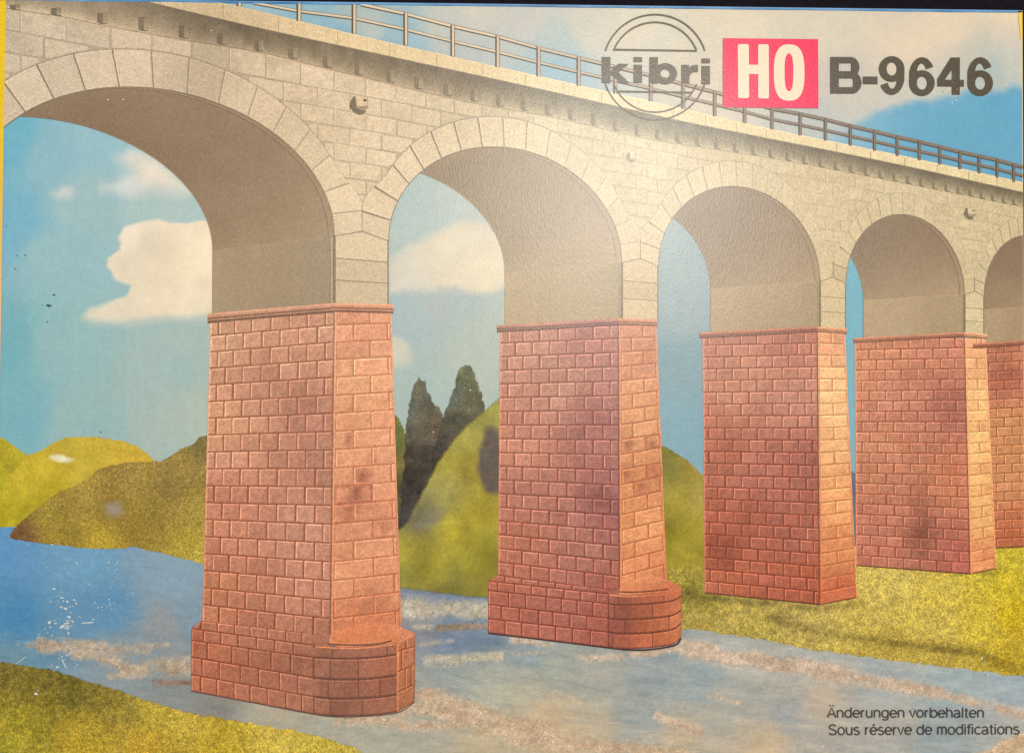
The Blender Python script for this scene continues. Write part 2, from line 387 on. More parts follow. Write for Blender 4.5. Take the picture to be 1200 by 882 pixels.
i = Ink(); i.area([(-9, 600), (1201.2, 600), (1202, 889), (-11, 892.5)], 2, water_col, 3.5)
marks(i, 900, (380, 690, 1200, 888), lambda x, y: y > 690, water_col, 2.2, (10, 46), (.5, 1.5), (-14, -3), (.02, .07), 29, (1.02, 1, .95))
marks(i, 260, (0, 640, 240, 850), lambda x, y: y > 640, water_col, 2.2, (6, 26), (.5, 1.1), (-10, 4), (.02, .06), 12)
RIVER = i.build('printed_river', M_WATER, BOX, 'blue lake at left flowing as a grey-blue river in front of the piers')
def sandbank(box, blobs, label, seed, col=(196, 170, 142), strength=.85):
    def af(x, y):
        a = np.zeros(len(x))
        for (x0, y0, x1, y1, w, s) in blobs:
            d = np.array([x1-x0, y1-y0], float); L = d@d
            t = np.clip(((x-x0)*d[0]+(y-y0)*d[1])/max(L, 1e-6), 0, 1)
            r = np.hypot(x-x0-t*d[0], y-y0-t*d[1])/w
            a = np.maximum(a, s*np.exp(-r*r))
        n = fbm(x*.97+y*.2, y-.14*x, 28, 4, seed, .35)+.55*(fbm(x, y, 5, 2, seed+1)-.5)
        return smooth(.18, .72, np.clip(a*(.35+1.25*n)*strength, 0, 1.2))
    i = Ink()
    def cf(x, y):
        n = fbm(x, y, 20, 4, seed+4, .5)-.5; m = fbm(x, y, 4.5, 2, seed+6)-.5
        c = np.array(col)+n[:, None]*np.array([44, 46, 48])+m[:, None]*np.array([44, 40, 36])
        return mix(water_col(x, y), c, (.92*af(x, y))[:, None])
    i.grid(*box, 3+(seed-60)*.09, cf, 2.0, af, .01); i.opaque()
    marks(i, int((box[2]-box[0])*(box[3]-box[1])/7), box, lambda x, y: af(x, y) > np.random.RandomState(seed).uniform(.25, .9, len(x)), cf, 3+(seed-60)*.09+.03, (.9, 2.0), (.8, 1.7), (-40, 30), (.05, .22), seed)
    rp = random.Random(seed)
    for _ in range(int((box[2]-box[0])*(box[3]-box[1])/55)):
        x = rp.uniform(box[0], box[2]); y = rp.uniform(box[1], box[3])
        if af(np.array([x]), np.array([y]))[0] < .55: continue
        k = rp.choice((.72, .8, .86, 1.1, 1.14)); r = rp.uniform(.35, .95); ph = rp.random()*6
        i.poly([(x+r*1.3*math.cos(ph+a*1.05), y+r*.8*math.sin(ph+a*1.05)) for a in range(6)], 3+(seed-60)*.09+.04+rp.random()*.03, np.array(col)*k)
    i.build('printed_sandbank', M_SAND, RIVER, label)
sandbank((15, 735, 228, 815), [(22, 754, 60, 756, 6, .7), (50, 756, 120, 760, 11, .95), (90, 765, 170, 760, 10, .8), (120, 770, 160, 788, 9, .85), (150, 785, 228, 778, 13, .95), (130, 792, 200, 792, 6, .7), (170, 757, 198, 755, 4, .8)], 'sandy shallows left of the nearest pier', 61, (190, 166, 138))
sandbank((178, 785, 228, 812), [(180, 800, 226, 799, 5, .9)], 'small brown sand patch against the left foot of the nearest pier', 62, (142, 116, 96))
sandbank((462, 688, 590, 790), [(478, 712, 590, 716, 14, .95), (485, 735, 570, 735, 6, .6), (490, 755, 530, 750, 5, .5), (500, 774, 600, 768, 7, .85), (498, 782, 540, 776, 6, .6)], 'sandbank between the nearest pier and the second pier', 63, (190, 176, 150))
sandbank((500, 726, 575, 745), [(515, 736, 572, 733, 5, .9)], 'brown gravel patch behind the sandbank beside the second pier', 66, (150, 128, 104))
sandbank((390, 805, 830, 889), [(395, 845, 480, 842, 8, .9), (470, 838, 500, 820, 9, .9), (500, 822, 560, 842, 20, 1.0), (560, 845, 640, 858, 17, .95), (600, 866, 800, 884, 14, .8), (470, 848, 560, 850, 9, .8), (640, 812, 680, 824, 6, .5)], 'pebbly sandbank spreading from the foot of the nearest pier', 64, (200, 170, 138))
sandbank((590, 740, 760, 800), [(602, 749, 645, 755, 6, .9), (690, 772, 730, 768, 6, .8), (660, 765, 700, 775, 4, .5), (602, 766, 640, 764, 3, .6)], 'gravel edge under the second pier', 67, (196, 172, 148))
sandbank((710, 735, 1202, 862), [(720, 768, 800, 760, 6, .9), (795, 752, 840, 762, 8, .9), (800, 764, 900, 775, 10, .95), (880, 772, 1000, 790, 11, 1.0), (950, 786, 1100, 812, 9, .95), (1080, 806, 1202, 838, 8, .8), (770, 838, 820, 858, 5, .95), (820, 812, 870, 824, 4, .6)], 'long sandbank curving along the river at right', 65, (202, 174, 146))
sandbank((1120, 850, 1202, 889), [(1170, 884, 1202, 868, 11, 1.2), (1150, 889, 1202, 880, 9, 1.2)], 'sandy corner at the bottom right of the lid', 68, (204, 172, 132), 1.0)

# ---------------------------------------------------------------- hills
def hill(name, pts, layer, cols, mat, label, seed, namp=(24, 22, 10), nscale=26, step=3, amp=1.2, soft=14, keep=None, parent=None, rstep=4, edge=None):
    cf = field(cols, 2.6, soft); i = Ink()
    def f(x, y):
        n = fbm(x, y, nscale, 4, seed)-.5
        return cf(x, y)+n[:, None]*np.array(namp)*2
    edge = edge or .9
    if True:
        X = [p[0] for p in pts]; Y = [p[1] for p in pts]
        i.grid(max(min(X)-5, -5), min(Y)-5, max(X)+5, max(Y)+5, layer, f, 2, soft_poly(pts, edge, seed, amp, 9), .03)
    if mat is M_SCRUB:
        sp = soft_poly(pts, edge, seed, amp, 9)
        marks(i, 7000, (max(min(X), -5), min(Y)-2, max(X), max(Y)), lambda x, y: sp(x, y) > .5, f, layer+.1, (1.2, 2.8), (.8, 1.5), (0, 180), (.05, .20), seed, (1.04, 1.02, .9))
    elif mat in (M_BLUR, M_BLURA):
        sp = soft_poly(pts, edge, seed, amp, 9)
        marks(i, 2600, (max(min(X), -5), min(Y)-2, max(X), max(Y)), lambda x, y: sp(x, y) > .6, f, layer+.1, (1.5, 4), (.9, 1.9), (20, 160), (.02, .075), seed)
    o = i.build(name, mat, parent or BOX, label); BASE[o.name] = f
    return o
BASE = {}
def patch(parent, name, cx, cy, rx, ry, col, layer, label, seed, rot=0, soft=.7, strength=1):
    i = Ink()
    def af(x, y):
        c, s = math.cos(rot), math.sin(rot)
        u = ((x-cx)*c+(y-cy)*s)/rx; v = (-(x-cx)*s+(y-cy)*c)/ry
        return strength*smooth(1+soft*.5, 1-soft*.5, np.hypot(u, v)+(fbm(x, y, max(rx, ry)*.6, 3, seed)-.5)*.7)
    R = max(rx, ry)*1.8
    bf = BASE[parent.name]
    i.grid(cx-R, cy-R, cx+R, cy+R, layer, lambda x, y: mix(bf(x, y), np.array(col)+((fbm(x, y, 8, 3, seed)-.5)*30)[:, None], af(x, y)[:, None]), 1.5, af, .02); i.opaque()
    return i.build(name, M_SOFT, parent, label)
hill('printed_hill', [(-30, 516), (3, 513), (10, 518), (20, 525), (33, 534), (45, 545), (60, 617), (-30, 617)], 3, [(10, 525, (190, 170, 50)), (15, 545, (164, 150, 40)), (10, 570, (196, 178, 46)), (20, 605, (186, 168, 40))], M_BLUR, 'yellow hill at the far left edge', 71, amp=.8)
hl = hill('printed_hill', [(18, 616), (10, 560), (33, 534), (48, 528), (62, 519), (78, 513), (95, 512), (118, 513), (142, 516), (160, 523), (172, 531), (181, 540), (190, 548), (150, 600), (60, 617)], 4,
     [(80, 520, (204, 176, 66)), (140, 525, (204, 172, 60)), (110, 535, (196, 168, 56)), (60, 545, (200, 170, 50)), (30, 570, (206, 180, 54)), (30, 600, (184, 166, 42)), (100, 550, (206, 178, 66)), (60, 580, (192, 168, 46)), (165, 540, (196, 160, 56))], M_BLUR, 'rounded yellow hill with a white smear behind the dark slope', 72, amp=.9)
patch(hl, 'pale_smear', 72, 537.5, 13, 4.5, (238, 226, 184), 5, 'small white smear on the yellow hill', 201, .12)
hd = hill('printed_hill', [(12, 627), (16, 620), (28, 608), (45, 595), (60, 582), (72, 575), (90, 570), (102, 561), (112, 552), (130, 545), (150, 542), (188, 541), (200, 534), (213, 526), (226, 520), (236, 512), (250, 510), (252, 664), (240, 660), (215, 655), (190, 648), (160, 641), (130, 643), (95, 642), (60, 637), (30, 634), (16, 631)], 6,
     [(20, 627, (125, 91, 54)), (60, 600, (159, 136, 58)), (100, 580, (165, 138, 64)), (150, 560, (163, 134, 66)), (130, 600, (147, 120, 54)), (200, 570, (147, 123, 64)), (180, 600, (152, 127, 56)), (215, 545, (163, 136, 68)), (235, 525, (125, 109, 62)), (120, 632, (188, 159, 56)), (80, 632, (156, 132, 52)), (220, 640, (179, 154, 60)), (230, 590, (163, 138, 64)), (170, 630, (156, 129, 54)), (238, 655, (174, 156, 72))], M_SCRUB, 'dark olive scrub slope on the lake shore left of the nearest pier', 73, (14, 13, 6), amp=1.6)
patch(hd, 'pale_smear', 134, 596, 10, 8, (164, 150, 142), 7, 'grey lilac spot on the dark slope', 202, 0, 1.2, .8)
# behind arch 2: thin dark slope, conifers, sunny hill
hill('printed_hill', [(452, 485), (463, 487), (470, 500), (478, 522), (486, 560), (486, 630), (452, 630)], 4, [(465, 510, (110, 112, 50)), (475, 540, (120, 108, 52)), (468, 580, (86, 76, 50)), (478, 610, (72, 62, 48))], M_TREE, 'sliver of dark green slope beside the nearest pier, left of the conifers', 74)
def conifer(pts, cols, label, seed, layer):
    cf = field(cols, 2.6, 10); i = Ink()
    def f(x, y): return cf(x, y)+(fbm(x, y, 12, 4, seed)-.5)[:, None]*np.array([56, 48, 40])
    X = [p[0] for p in pts]; Y = [p[1] for p in pts]
    i.grid(min(X)-4, min(Y)-4, max(X)+4, max(Y)+4, layer, f, 1.6, soft_poly(pts, 2.2, seed, 3.0, 6), .03)
    sp = soft_poly(pts, 2.2, seed, 3.0, 6)
    marks(i, 900, (min(X)-2, min(Y)-2, max(X)+2, max(Y)), lambda x, y: sp(x, y) > .3, f, layer+.1, (1.6, 4.2), (.6, 1.3), (200, 340), (.08, .30), seed, (1.0, 1.05, .95))
    return i.build('printed_conifer', M_TREEA, BOX, label)
conifer([(488, 446), (492, 443), (497, 448), (501, 460), (506, 470), (512, 476), (516, 478), (518, 487), (521, 496), (524, 540), (512, 600), (490, 628), (468, 628), (470, 590), (474, 545), (476, 500), (480, 480), (483, 460)],
        [(490, 460, (98, 94, 72)), (484, 480, (96, 98, 88)), (500, 480, (90, 82, 60)), (505, 500, (94, 80, 60)), (480, 540, (66, 56, 44)), (485, 580, (54, 46, 40)), (505, 540, (62, 52, 42)), (478, 610, (72, 66, 62))], 'left of the two dark conifers behind the viaduct', 75, 5)
conifer([(537, 438), (541, 431), (546, 427), (552, 431), (557, 440), (560, 453), (564, 466), (568, 480), (560, 500), (530, 560), (505, 580), (508, 530), (518, 500), (524, 478), (530, 460), (534, 450)],
        [(546, 440, (100, 100, 64)), (532, 465, (92, 98, 86)), (548, 465, (94, 88, 58)), (535, 490, (82, 76, 54)), (525, 520, (62, 54, 44)), (515, 550, (58, 50, 42))], 'right of the two dark conifers, taller, on the hill crest', 76, 6)
hs = hill('printed_hill', [(595, 462), (584, 468), (570, 481), (550, 497), (535, 512), (522, 530), (512, 546), (500, 570), (490, 588), (482, 604), (474, 616), (462, 626), (452, 632), (452, 692), (474, 688), (500, 692), (527, 695), (545, 698), (569, 699), (600, 699)], 7,
     [(575, 490, (160, 150, 62)), (545, 515, (174, 162, 72)), (530, 540, (168, 152, 56)), (555, 545, (150, 132, 42)), (560, 600, (170, 150, 46)), (520, 580, (150, 140, 74)), (500, 600, (142, 134, 84)), (490, 606, (124, 114, 80)), (530, 620, (176, 158, 46)), (480, 640, (168, 152, 58)), (500, 660, (150, 138, 44)), (560, 650, (150, 138, 42)), (530, 690, (124, 116, 50)), (575, 670, (140, 128, 44)), (480, 680, (146, 136, 60))], M_BLURA, 'sunny yellow green hill between the nearest pier and the second pier', 77, edge=4)
patch(hs, 'printed_shrub', 577, 545, 15, 38, (92, 78, 70), 8, 'dark purple grey shrub on the hill against the second pier', 203, .0, .45, .95)
patch(hs, 'printed_rock', 503, 607, 20, 8, (132, 122, 100), 8, 'grey rocky smear at the foot of the sunny hill', 204, -.5, 1.2, .7)
hill('printed_hill', [(760, 519), (774, 522), (785, 526), (795, 532), (805, 540), (815, 548), (822, 556), (840, 560), (840, 700), (760, 700)], 4,
     [(780, 535, (122, 112, 36)), (785, 550, (112, 106, 38)), (805, 550, (164, 140, 44)), (800, 580, (160, 142, 48)), (818, 580, (172, 150, 70)), (790, 620, (142, 126, 30)), (810, 640, (160, 142, 42)), (800, 670, (160, 140, 46))], M_BLUR, 'green hill between the second pier and the third pier', 78)
hill('printed_hill', [(994, 552), (1010, 556), (1010, 640), (994, 640)], 4, [(1000, 580, (110, 112, 120))], M_BLUR, 'thin grey strip of hill between the third pier and the fourth pier', 79)
# ---------------------------------------------------------------- turf
def turf(pts, cols, label, seed, layer, name='printed_grass_bank', keep=None, amp=2.2, shade_strips=()):
    cf = field(cols, 2.6, 12); i = Ink()
    def f(x, y):
        n = fbm(x, y, 18, 4, seed, .7)-.5; m = fbm(x, y, 4.5, 1, seed+3, .8)-.5
        d = np.zeros(len(x))                                # shadow strips along the slope and pier feet, inked darker
        for (x0, y0, x1, y1, w, st) in shade_strips:
            e = np.array([x1-x0, y1-y0], float); t = np.clip(((x-x0)*e[0]+(y-y0)*e[1])/(e@e), 0, 1)
            d = np.maximum(d, st*np.exp(-(np.hypot(x-x0-t*e[0], y-y0-t*e[1])/w)**2)*(.4+1.2*fbm(x, y, 14, 3, seed+8)))
        return cf(x, y)*np.array([.985, .965, .97])*(1-.75*d)[:, None]+n[:, None]*np.array([14, 13, 6])+m[:, None]*np.array([40, 37, 17])
    X = [p[0] for p in pts]; Y = [p[1] for p in pts]
    i.grid(max(min(X)-6, -9), min(Y)-6, min(max(X)+6, 1201), min(max(Y)+6, 890), layer, f, 2.2, soft_poly(pts, 2.2, seed, amp, 7), .03)
    sp = soft_poly(pts, 2.2, seed, amp, 7)
    marks(i, int((max(X)-min(X))*(max(Y)-min(Y))/4.5), (max(min(X), -9), min(Y)-3, min(max(X), 1201), min(max(Y), 890)), lambda x, y: sp(x, y) > .45, f, layer+.1, (2.0, 4.5), (.5, 1.0), (35, 145), (.05, .18), seed, (1.03, 1, .85))
    return i.build(name, M_TURF, BOX, label)
inside = lambda x, y: 2 < x < 1195 and y < 884
turf([(775, 668), (800, 664), (830, 662), (1000, 640), (1120, 639), (1230, 639), (1230, 797), (1127, 783), (1076, 777), (1000, 767), (950, 761), (900, 750), (860, 744), (820, 738), (797, 735), (775, 735)],
     [(800, 680, (164, 148, 58)), (810, 700, (150, 138, 58)), (830, 705, (164, 148, 66)), (860, 720, (188, 168, 84)), (810, 725, (180, 160, 78)), (880, 735, (180, 162, 78)), (950, 715, (196, 174, 92)), (1010, 720, (198, 174, 84)), (1020, 690, (206, 184, 92)), (1050, 680, (208, 186, 92)), (1100, 700, (206, 182, 78)), (1100, 735, (204, 180, 84)), (1180, 680, (206, 184, 50)), (1190, 720, (206, 180, 36)), (1160, 660, (202, 184, 64)), (1190, 650, (198, 180, 56)), (1150, 730, (208, 184, 66)), (1190, 760, (192, 166, 50)), (1100, 774, (190, 166, 72)), (1040, 768, (188, 164, 72))],
     'dry yellow grass bank around the far piers at right', 81, 8, keep=inside, shade_strips=((905, 722, 960, 742, 8, .30), (960, 742, 1060, 754, 5, .28), (1060, 754, 1150, 766, 6, .30), (1150, 768, 1195, 784, 9, .28), (790, 690, 830, 700, 8, .25), (1100, 668, 1165, 672, 4, .15), (830, 700, 960, 714, 4, .28), (960, 714, 1010, 706, 4, .22)))
turf([(-40, 775), (8, 777), (30, 781), (60, 785), (100, 797), (130, 805), (155, 815), (180, 823), (210, 832), (240, 839), (280, 845), (310, 851), (345, 856), (385, 866), (415, 876), (446, 900), (380, 930), (-40, 930)],
     [(10, 790, (128, 114, 50)), (50, 795, (124, 110, 46)), (90, 812, (112, 104, 42)), (120, 820, (136, 122, 50)), (40, 820, (138, 124, 46)), (30, 840, (160, 146, 46)), (20, 870, (170, 158, 54)), (100, 850, (180, 154, 54)), (180, 835, (186, 164, 62)), (220, 842, (200, 174, 70)), (170, 870, (192, 160, 56)), (260, 870, (192, 166, 54)), (330, 865, (206, 182, 78)), (380, 878, (196, 174, 70)), (100, 880, (186, 160, 50)), (150, 830, (160, 142, 58))],
     'yellow green grass bank in the bottom left corner of the lid', 82, 9, keep=inside, amp=2.6)

# ---------------------------------------------------------------- viaduct geometry on the print
VX, VY = 2217.0, 446.0
def sx(s): return VX-1000.0/(.5479+.124*np.asarray(s, float))
def fac(s, h):                                             # facade plane: s in pier units, h up from the springing
    x = sx(s); y400 = 277-np.asarray(h, float)
    return np.stack([x, VY+(y400-VY)*(VX-x)/(VX-400)], -1)
def back(P):                                               # the far edge of a soffit
    P = np.asarray(P, float); k = 1-.0415*(VX-P[..., 0])/1000
    return np.stack([-1491+(P[..., 0]+1491)*k, 505+(P[..., 1]-505)*k], -1)
U = 326.0; R0 = 137.0; RA, RB = 156.0, 176.0; HS = -80.5   # intrados radius, extrados half axes, string level
def E(s):                                                  # extrados height above the springing
    s = np.asarray(s, float); d = np.abs(((s-.08) % 1.0)-.5)*U
    return np.maximum(RB*np.sqrt(np.clip(1-(d/RA)**2, 0, 1)), 37)
def mix(a, b, t): return np.asarray(a, float)*(1-t)+np.asarray(b, float)*t
def bevel_quad(i, q, layer, col, lt, dk, gap=.6, bev=1.1, jit=.3, rnd=random, sh=None):
    # q: TL TR BR BL.  One dressed block: mottled face, top/left arris inked as highlight, bottom/right as shade
    q = [np.array(p, float)+np.array([rnd.uniform(-jit, jit), rnd.uniform(-jit, jit)]) for p in q]
    w = (np.linalg.norm(q[1]-q[0])+np.linalg.norm(q[2]-q[3]))/2; h = (np.linalg.norm(q[3]-q[0])+np.linalg.norm(q[2]-q[1]))/2
    if w < 2*(gap+bev)+.5: gap, bev = w*.1, w*.2
    if w < .8 or h < 3: return
    def at(u, v): return (q[0]*(1-u)+q[1]*u)*(1-v)+(q[3]*(1-u)+q[2]*u)*v
    def ring(g): a, b = g/w, g/h; return [at(a, b), at(1-a, b), at(1-a, 1-b), at(a, 1-b)]
    o = ring(gap); n = ring(gap+bev)
    col = np.array(col, float)
    a, b = (gap+bev)/w, (gap+bev)/h
    nu = max(2, min(6, int(w/5)+1)); nv = max(2, min(5, int(h/5)+1))
    P = np.array([at(a+(1-2*a)*x/(nu-1), b+(1-2*b)*y/(nv-1)) for y in range(nv) for x in range(nu)])
    F = [[y*nu+x, y*nu+x+1, (y+1)*nu+x+1, (y+1)*nu+x] for y in range(nv-1) for x in range(nu-1)]
    cs = np.tile(col, (len(P), 1)) if sh is None else sh(P[:, 0], P[:, 1])*(col.mean()/max(sh(np.array([at(.5, .5)[0]]), np.array([at(.5, .5)[1]])).mean(), 1))
    cs = cs*np.array([[rnd.uniform(.96, 1.04)] for _ in P])
    i.add(P, F, layer, cs)
    for k, e in ((0, lt), (1, dk), (2, dk), (3, lt)):
        k2 = (k+1) % 4; e1 = np.array(e, float)*rnd.uniform(.90, 1.06); e2 = np.array(e, float)*rnd.uniform(.90, 1.06)
        i.add([o[k], o[k2], n[k2], n[k]], [[0, 1, 2, 3]], layer, np.array([e1, e2, mix(e2, col, .35), mix(e1, col, .35)]))

# the facade colour (ink): warm grey stone, yellower to the right
stone_f = field([(20, 40, (190, 168, 136)), (60, 100, (206, 182, 148)), (160, 80, (206, 180, 146)), (250, 60, (184, 160, 126)), (330, 110, (206, 178, 140)), (420, 150, (208, 180, 140)), (410, 260, (208, 182, 142)), (425, 330, (198, 172, 132)), (380, 220, (206, 180, 138)),
   (560, 150, (206, 182, 142)), (520, 120, (204, 178, 138)), (640, 140, (208, 188, 148)), (740, 220, (206, 186, 146)), (745, 340, (204, 176, 134)), (740, 160, (206, 188, 148)), (860, 190, (206, 184, 142)), (960, 240, (206, 182, 140)), (970, 350, (206, 180, 136)), (1050, 220, (206, 184, 144)), (1140, 300, (206, 184, 142)), (1190, 250, (204, 182, 140))], 2.4, 40)
def stone(x, y, k=1.0):
    x = np.atleast_1d(np.asarray(x, float)); y = np.atleast_1d(np.asarray(y, float))
    return (stone_f(x, y)*mix(np.array([1.05, 1.065, 1.11]), np.array([1.0, 1.0, 1.0]), smooth(420, 700, x)[:, None])+((fbm(x, y, 30, 4, 90)-.5)*20)[:, None])*k
VIA = None
# wall sheet with bricks
s_lo, s_hi = -.9185, 4.36
ss = np.linspace(s_lo, s_hi, 520)
i = Ink()
Etop = lambda s: np.full_like(np.asarray(s, float), 232.0)
jc = lambda x, y: stone(x, y)*(.87+.05*smooth(450, 900, x))[:, None]
def wall_strip(i, sa, h0, h1, layer, col):
    i.strip(fac(sa, h0), fac(sa, h1), layer, col)
LW = 15
wall_strip(i, ss, E(ss)-8, Etop(ss), LW, jc)
courses = [232, 214, 195.5, 168.5, 147.5, 128, 108, 88.5, 69, 52, 36]
bw = .0925
for ci in range(len(courses)-1):
    t, b = courses[ci], courses[ci+1]
    off = (ci % 2)*.5*bw
    k0 = math.floor(s_lo/bw)-1; k1 = math.ceil(s_hi/bw)+1
    for k in range(k0, k1):
        a = max(k*bw+off, s_lo); c = min((k+1)*bw+off, s_hi)
        if c-a < .01: continue
        sa = np.linspace(a, c, 9); e = np.maximum(E(sa), b)
        if (e >= t-2).all(): continue
        mid = fac((a+c)/2, (t+max(b, e.min()))/2)
        kk = random.uniform(.982, 1.018)
        base = stone(mid[0], mid[1], kk)[0]
        fade = float(np.clip((mid[0]-380)/500, 0, 1))
        lt = mix(base*1.08, base*1.06, fade); dk = mix(base*.86, base*.97, fade)
        if (E(sa) <= b+.5).all():
            q = [fac(a, t), fac(c, t), fac(c, b), fac(a, b)]
            q = [np.ravel(p) for p in q]
            bevel_quad(i, q, LW+.3, base, lt, dk, .42-.1*fade, .9, .25, random, lambda x, y: stone(x, y))
        else:
            g = .0016; sa = np.linspace(a+g*1.5, c-g*1.5, 9); e = np.maximum(E(sa)+1.5, b+1.2); tt = np.full(9, t-1.2)
            ok = e < tt-1
            if ok.sum() < 2: continue
            idx = np.where(ok)[0]
            A = fac(sa[idx], tt[idx]); B = fac(sa[idx], e[idx])
            i.strip(A, B, LW+.3, base)
VIA = i.build('printed_viaduct', M_STONE, BOX, 'cream grey stone viaduct receding to the right with arches over red stone piers')

# arch rings and springers
NV = 17
def ring_part(kc):
    cs = kc-.42; i = Ink()
    th = np.linspace(0, math.pi, 121)
    def P(r, t): return fac(cs+r*R0*math.cos(t)/U, r*R0*math.sin(t))
    lim0, lim1 = kc-1+.08, kc+.08
    def O(t):
        h = RB*math.sin(t); wv = float(smooth(80, 36, h)); ox = RA*math.cos(t)
        s = cs+(ox*(1-wv)+math.copysign(163.5, ox)*wv)/U
        s = min(max(s, lim0), lim1); return fac(s, h)
    def inn(t): return fac(cs+R0*math.cos(t)/U, R0*math.sin(t))
    def lerp_pt(t, f): return mix(inn(t), O(t), f)
    # dark joint sheet
    A = np.array([inn(t) for t in th]); B = np.array([O(t) for t in th])
    def jcol(x, y):
        t = np.r_[th, th][:len(x)]; f = smooth(2.2, 1.1, t)
        return stone(x, y)*(.63+.21*f+.12*smooth(500, 900, x))[:, None]
    i.strip(A, B, LW+1, jcol)
    # springer pentagon / left foot joint sheet
    for k in range(NV):
        t0 = math.pi*k/NV; t1 = math.pi*(k+1)/NV
        m = lerp_pt((t0+t1)/2, .5)
        if m[0] < -20 or m[0] > 1230: continue
        kk = random.uniform(.98, 1.045); base = stone(m[0], m[1], kk)[0]
        wpx = np.linalg.norm(inn(t0)-inn(t1))+1e-6
        fade = float(np.clip((m[0]-450)/450, 0, 1))
        g = (.75-.3*fade)/wpx*(t1-t0)
        n = 5; tt = np.linspace(t0+g, t1-g, n)
        lo = .02; hi = .985
        I1 = np.array([lerp_pt(t, lo) for t in tt]); I2 = np.array([lerp_pt(t, .05) for t in tt])
        O2 = np.array([lerp_pt(t, .95) for t in tt]); O1 = np.array([lerp_pt(t, hi) for t in tt])
        i.strip(I1, I2, LW+1.3, np.vstack([np.tile(base*1.06, (n, 1)), np.tile(base, (n, 1))]))
        f2 = lambda x, y: stone(x, y, kk)
        i.strip(I2, O2, LW+1.3, f2)
        i.strip(O2, O1, LW+1.3, np.vstack([np.tile(base, (n, 1)), np.tile(base*1.08, (n, 1))]))
        # light arris along one radial edge
        for te, kcol in ((tt[0], .9), (tt[-1], 1.07)):
            tb = te+(1 if te == tt[0] else -1)*g*1.1
            a = np.array([lerp_pt(te, .05), lerp_pt(te, .95)]); b = np.array([lerp_pt(tb, .05), lerp_pt(tb, .95)])
            i.strip(a, b, LW+1.5, mix(base*kcol, base, .2*fade))
    # thin inner arris seen as a lighter line with a dark edge
    A = np.array([inn(t) for t in th]); i.line(A, .9, LW+1.6, lambda x, y: stone(x, y, .70))
    names = ['leftmost arch', 'second arch', 'third arch', 'fourth arch', 'rightmost arch']
    i.build('printed_arch_ring', M_STONE, VIA, 'ring of wedge stones round the '+names[kc])
for kc in range(5): ring_part(kc)
def springer(kp):
    # pier head: pentagon stone and two plain courses, s in [kp, kp+.16]
    i = Ink(); a, c, m = kp+.002, kp+.158, kp+.08
    body = [fac(a, 0), fac(a+.0, 0)]
    def q(pts, kk, g=.0):
        pts = [np.ravel(p) for p in pts]; ctr = np.mean(pts, 0)
        base = stone(ctr[0], ctr[1], kk)[0]
        i.poly(pts, LW+2.3, base)
    i.poly([np.ravel(fac(u, h)) for u, h in ((kp, 0), (m, 9), (kp+.16, 0), (kp+.16, HS), (kp, HS))], LW+2, lambda x, y: stone(x, y, .66))
    w = sx(kp+.16)-sx(kp); gx = .16*.9/w; gy = .55
    hs = [-26, -51.5, HS]
    q([fac(a+gx, -gy), fac(m, 8-gy), fac(c-gx, -gy), fac(c-gx, hs[0]+gy), fac(a+gx, hs[0]+gy)], 1.02)
    for k in range(2):
        q([fac(a+gx, hs[k]-gy), fac(c-gx, hs[k]-gy), fac(c-gx, hs[k+1]+gy), fac(a+gx, hs[k+1]+gy)], random.uniform(.97, 1.02))
    # upright joint between the two rings
    i.line([np.ravel(fac(m, 9)), np.ravel(fac(m, 36))], .9, LW+2.4, lambda x, y: stone(x, y, .62))
    # soffit-side arris: lighter strip along the left edge
    e0 = np.array([np.ravel(fac(kp, h)) for h in (0, -40, HS)])
    i.strip(e0-np.array([4.5*w/68, -.5]), e0-np.array([1.4*w/68, 0]), LW+2, lambda x, y: stone(x, y, .86))
    i.line(e0-np.array([1.1*w/68, 0]), .9, LW+2.5, lambda x, y: stone(x, y, .55))
    i.line(e0-np.array([4.7*w/68, 0]), .7, LW+2.5, lambda x, y: stone(x, y, .68))
    names = ['nearest pier', 'second pier', 'third pier', 'fourth pier']
    i.build('printed_pier_head', M_STONE, VIA, 'cream stone blocks on top of the '+names[kp])
for kp in range(4): springer(kp)

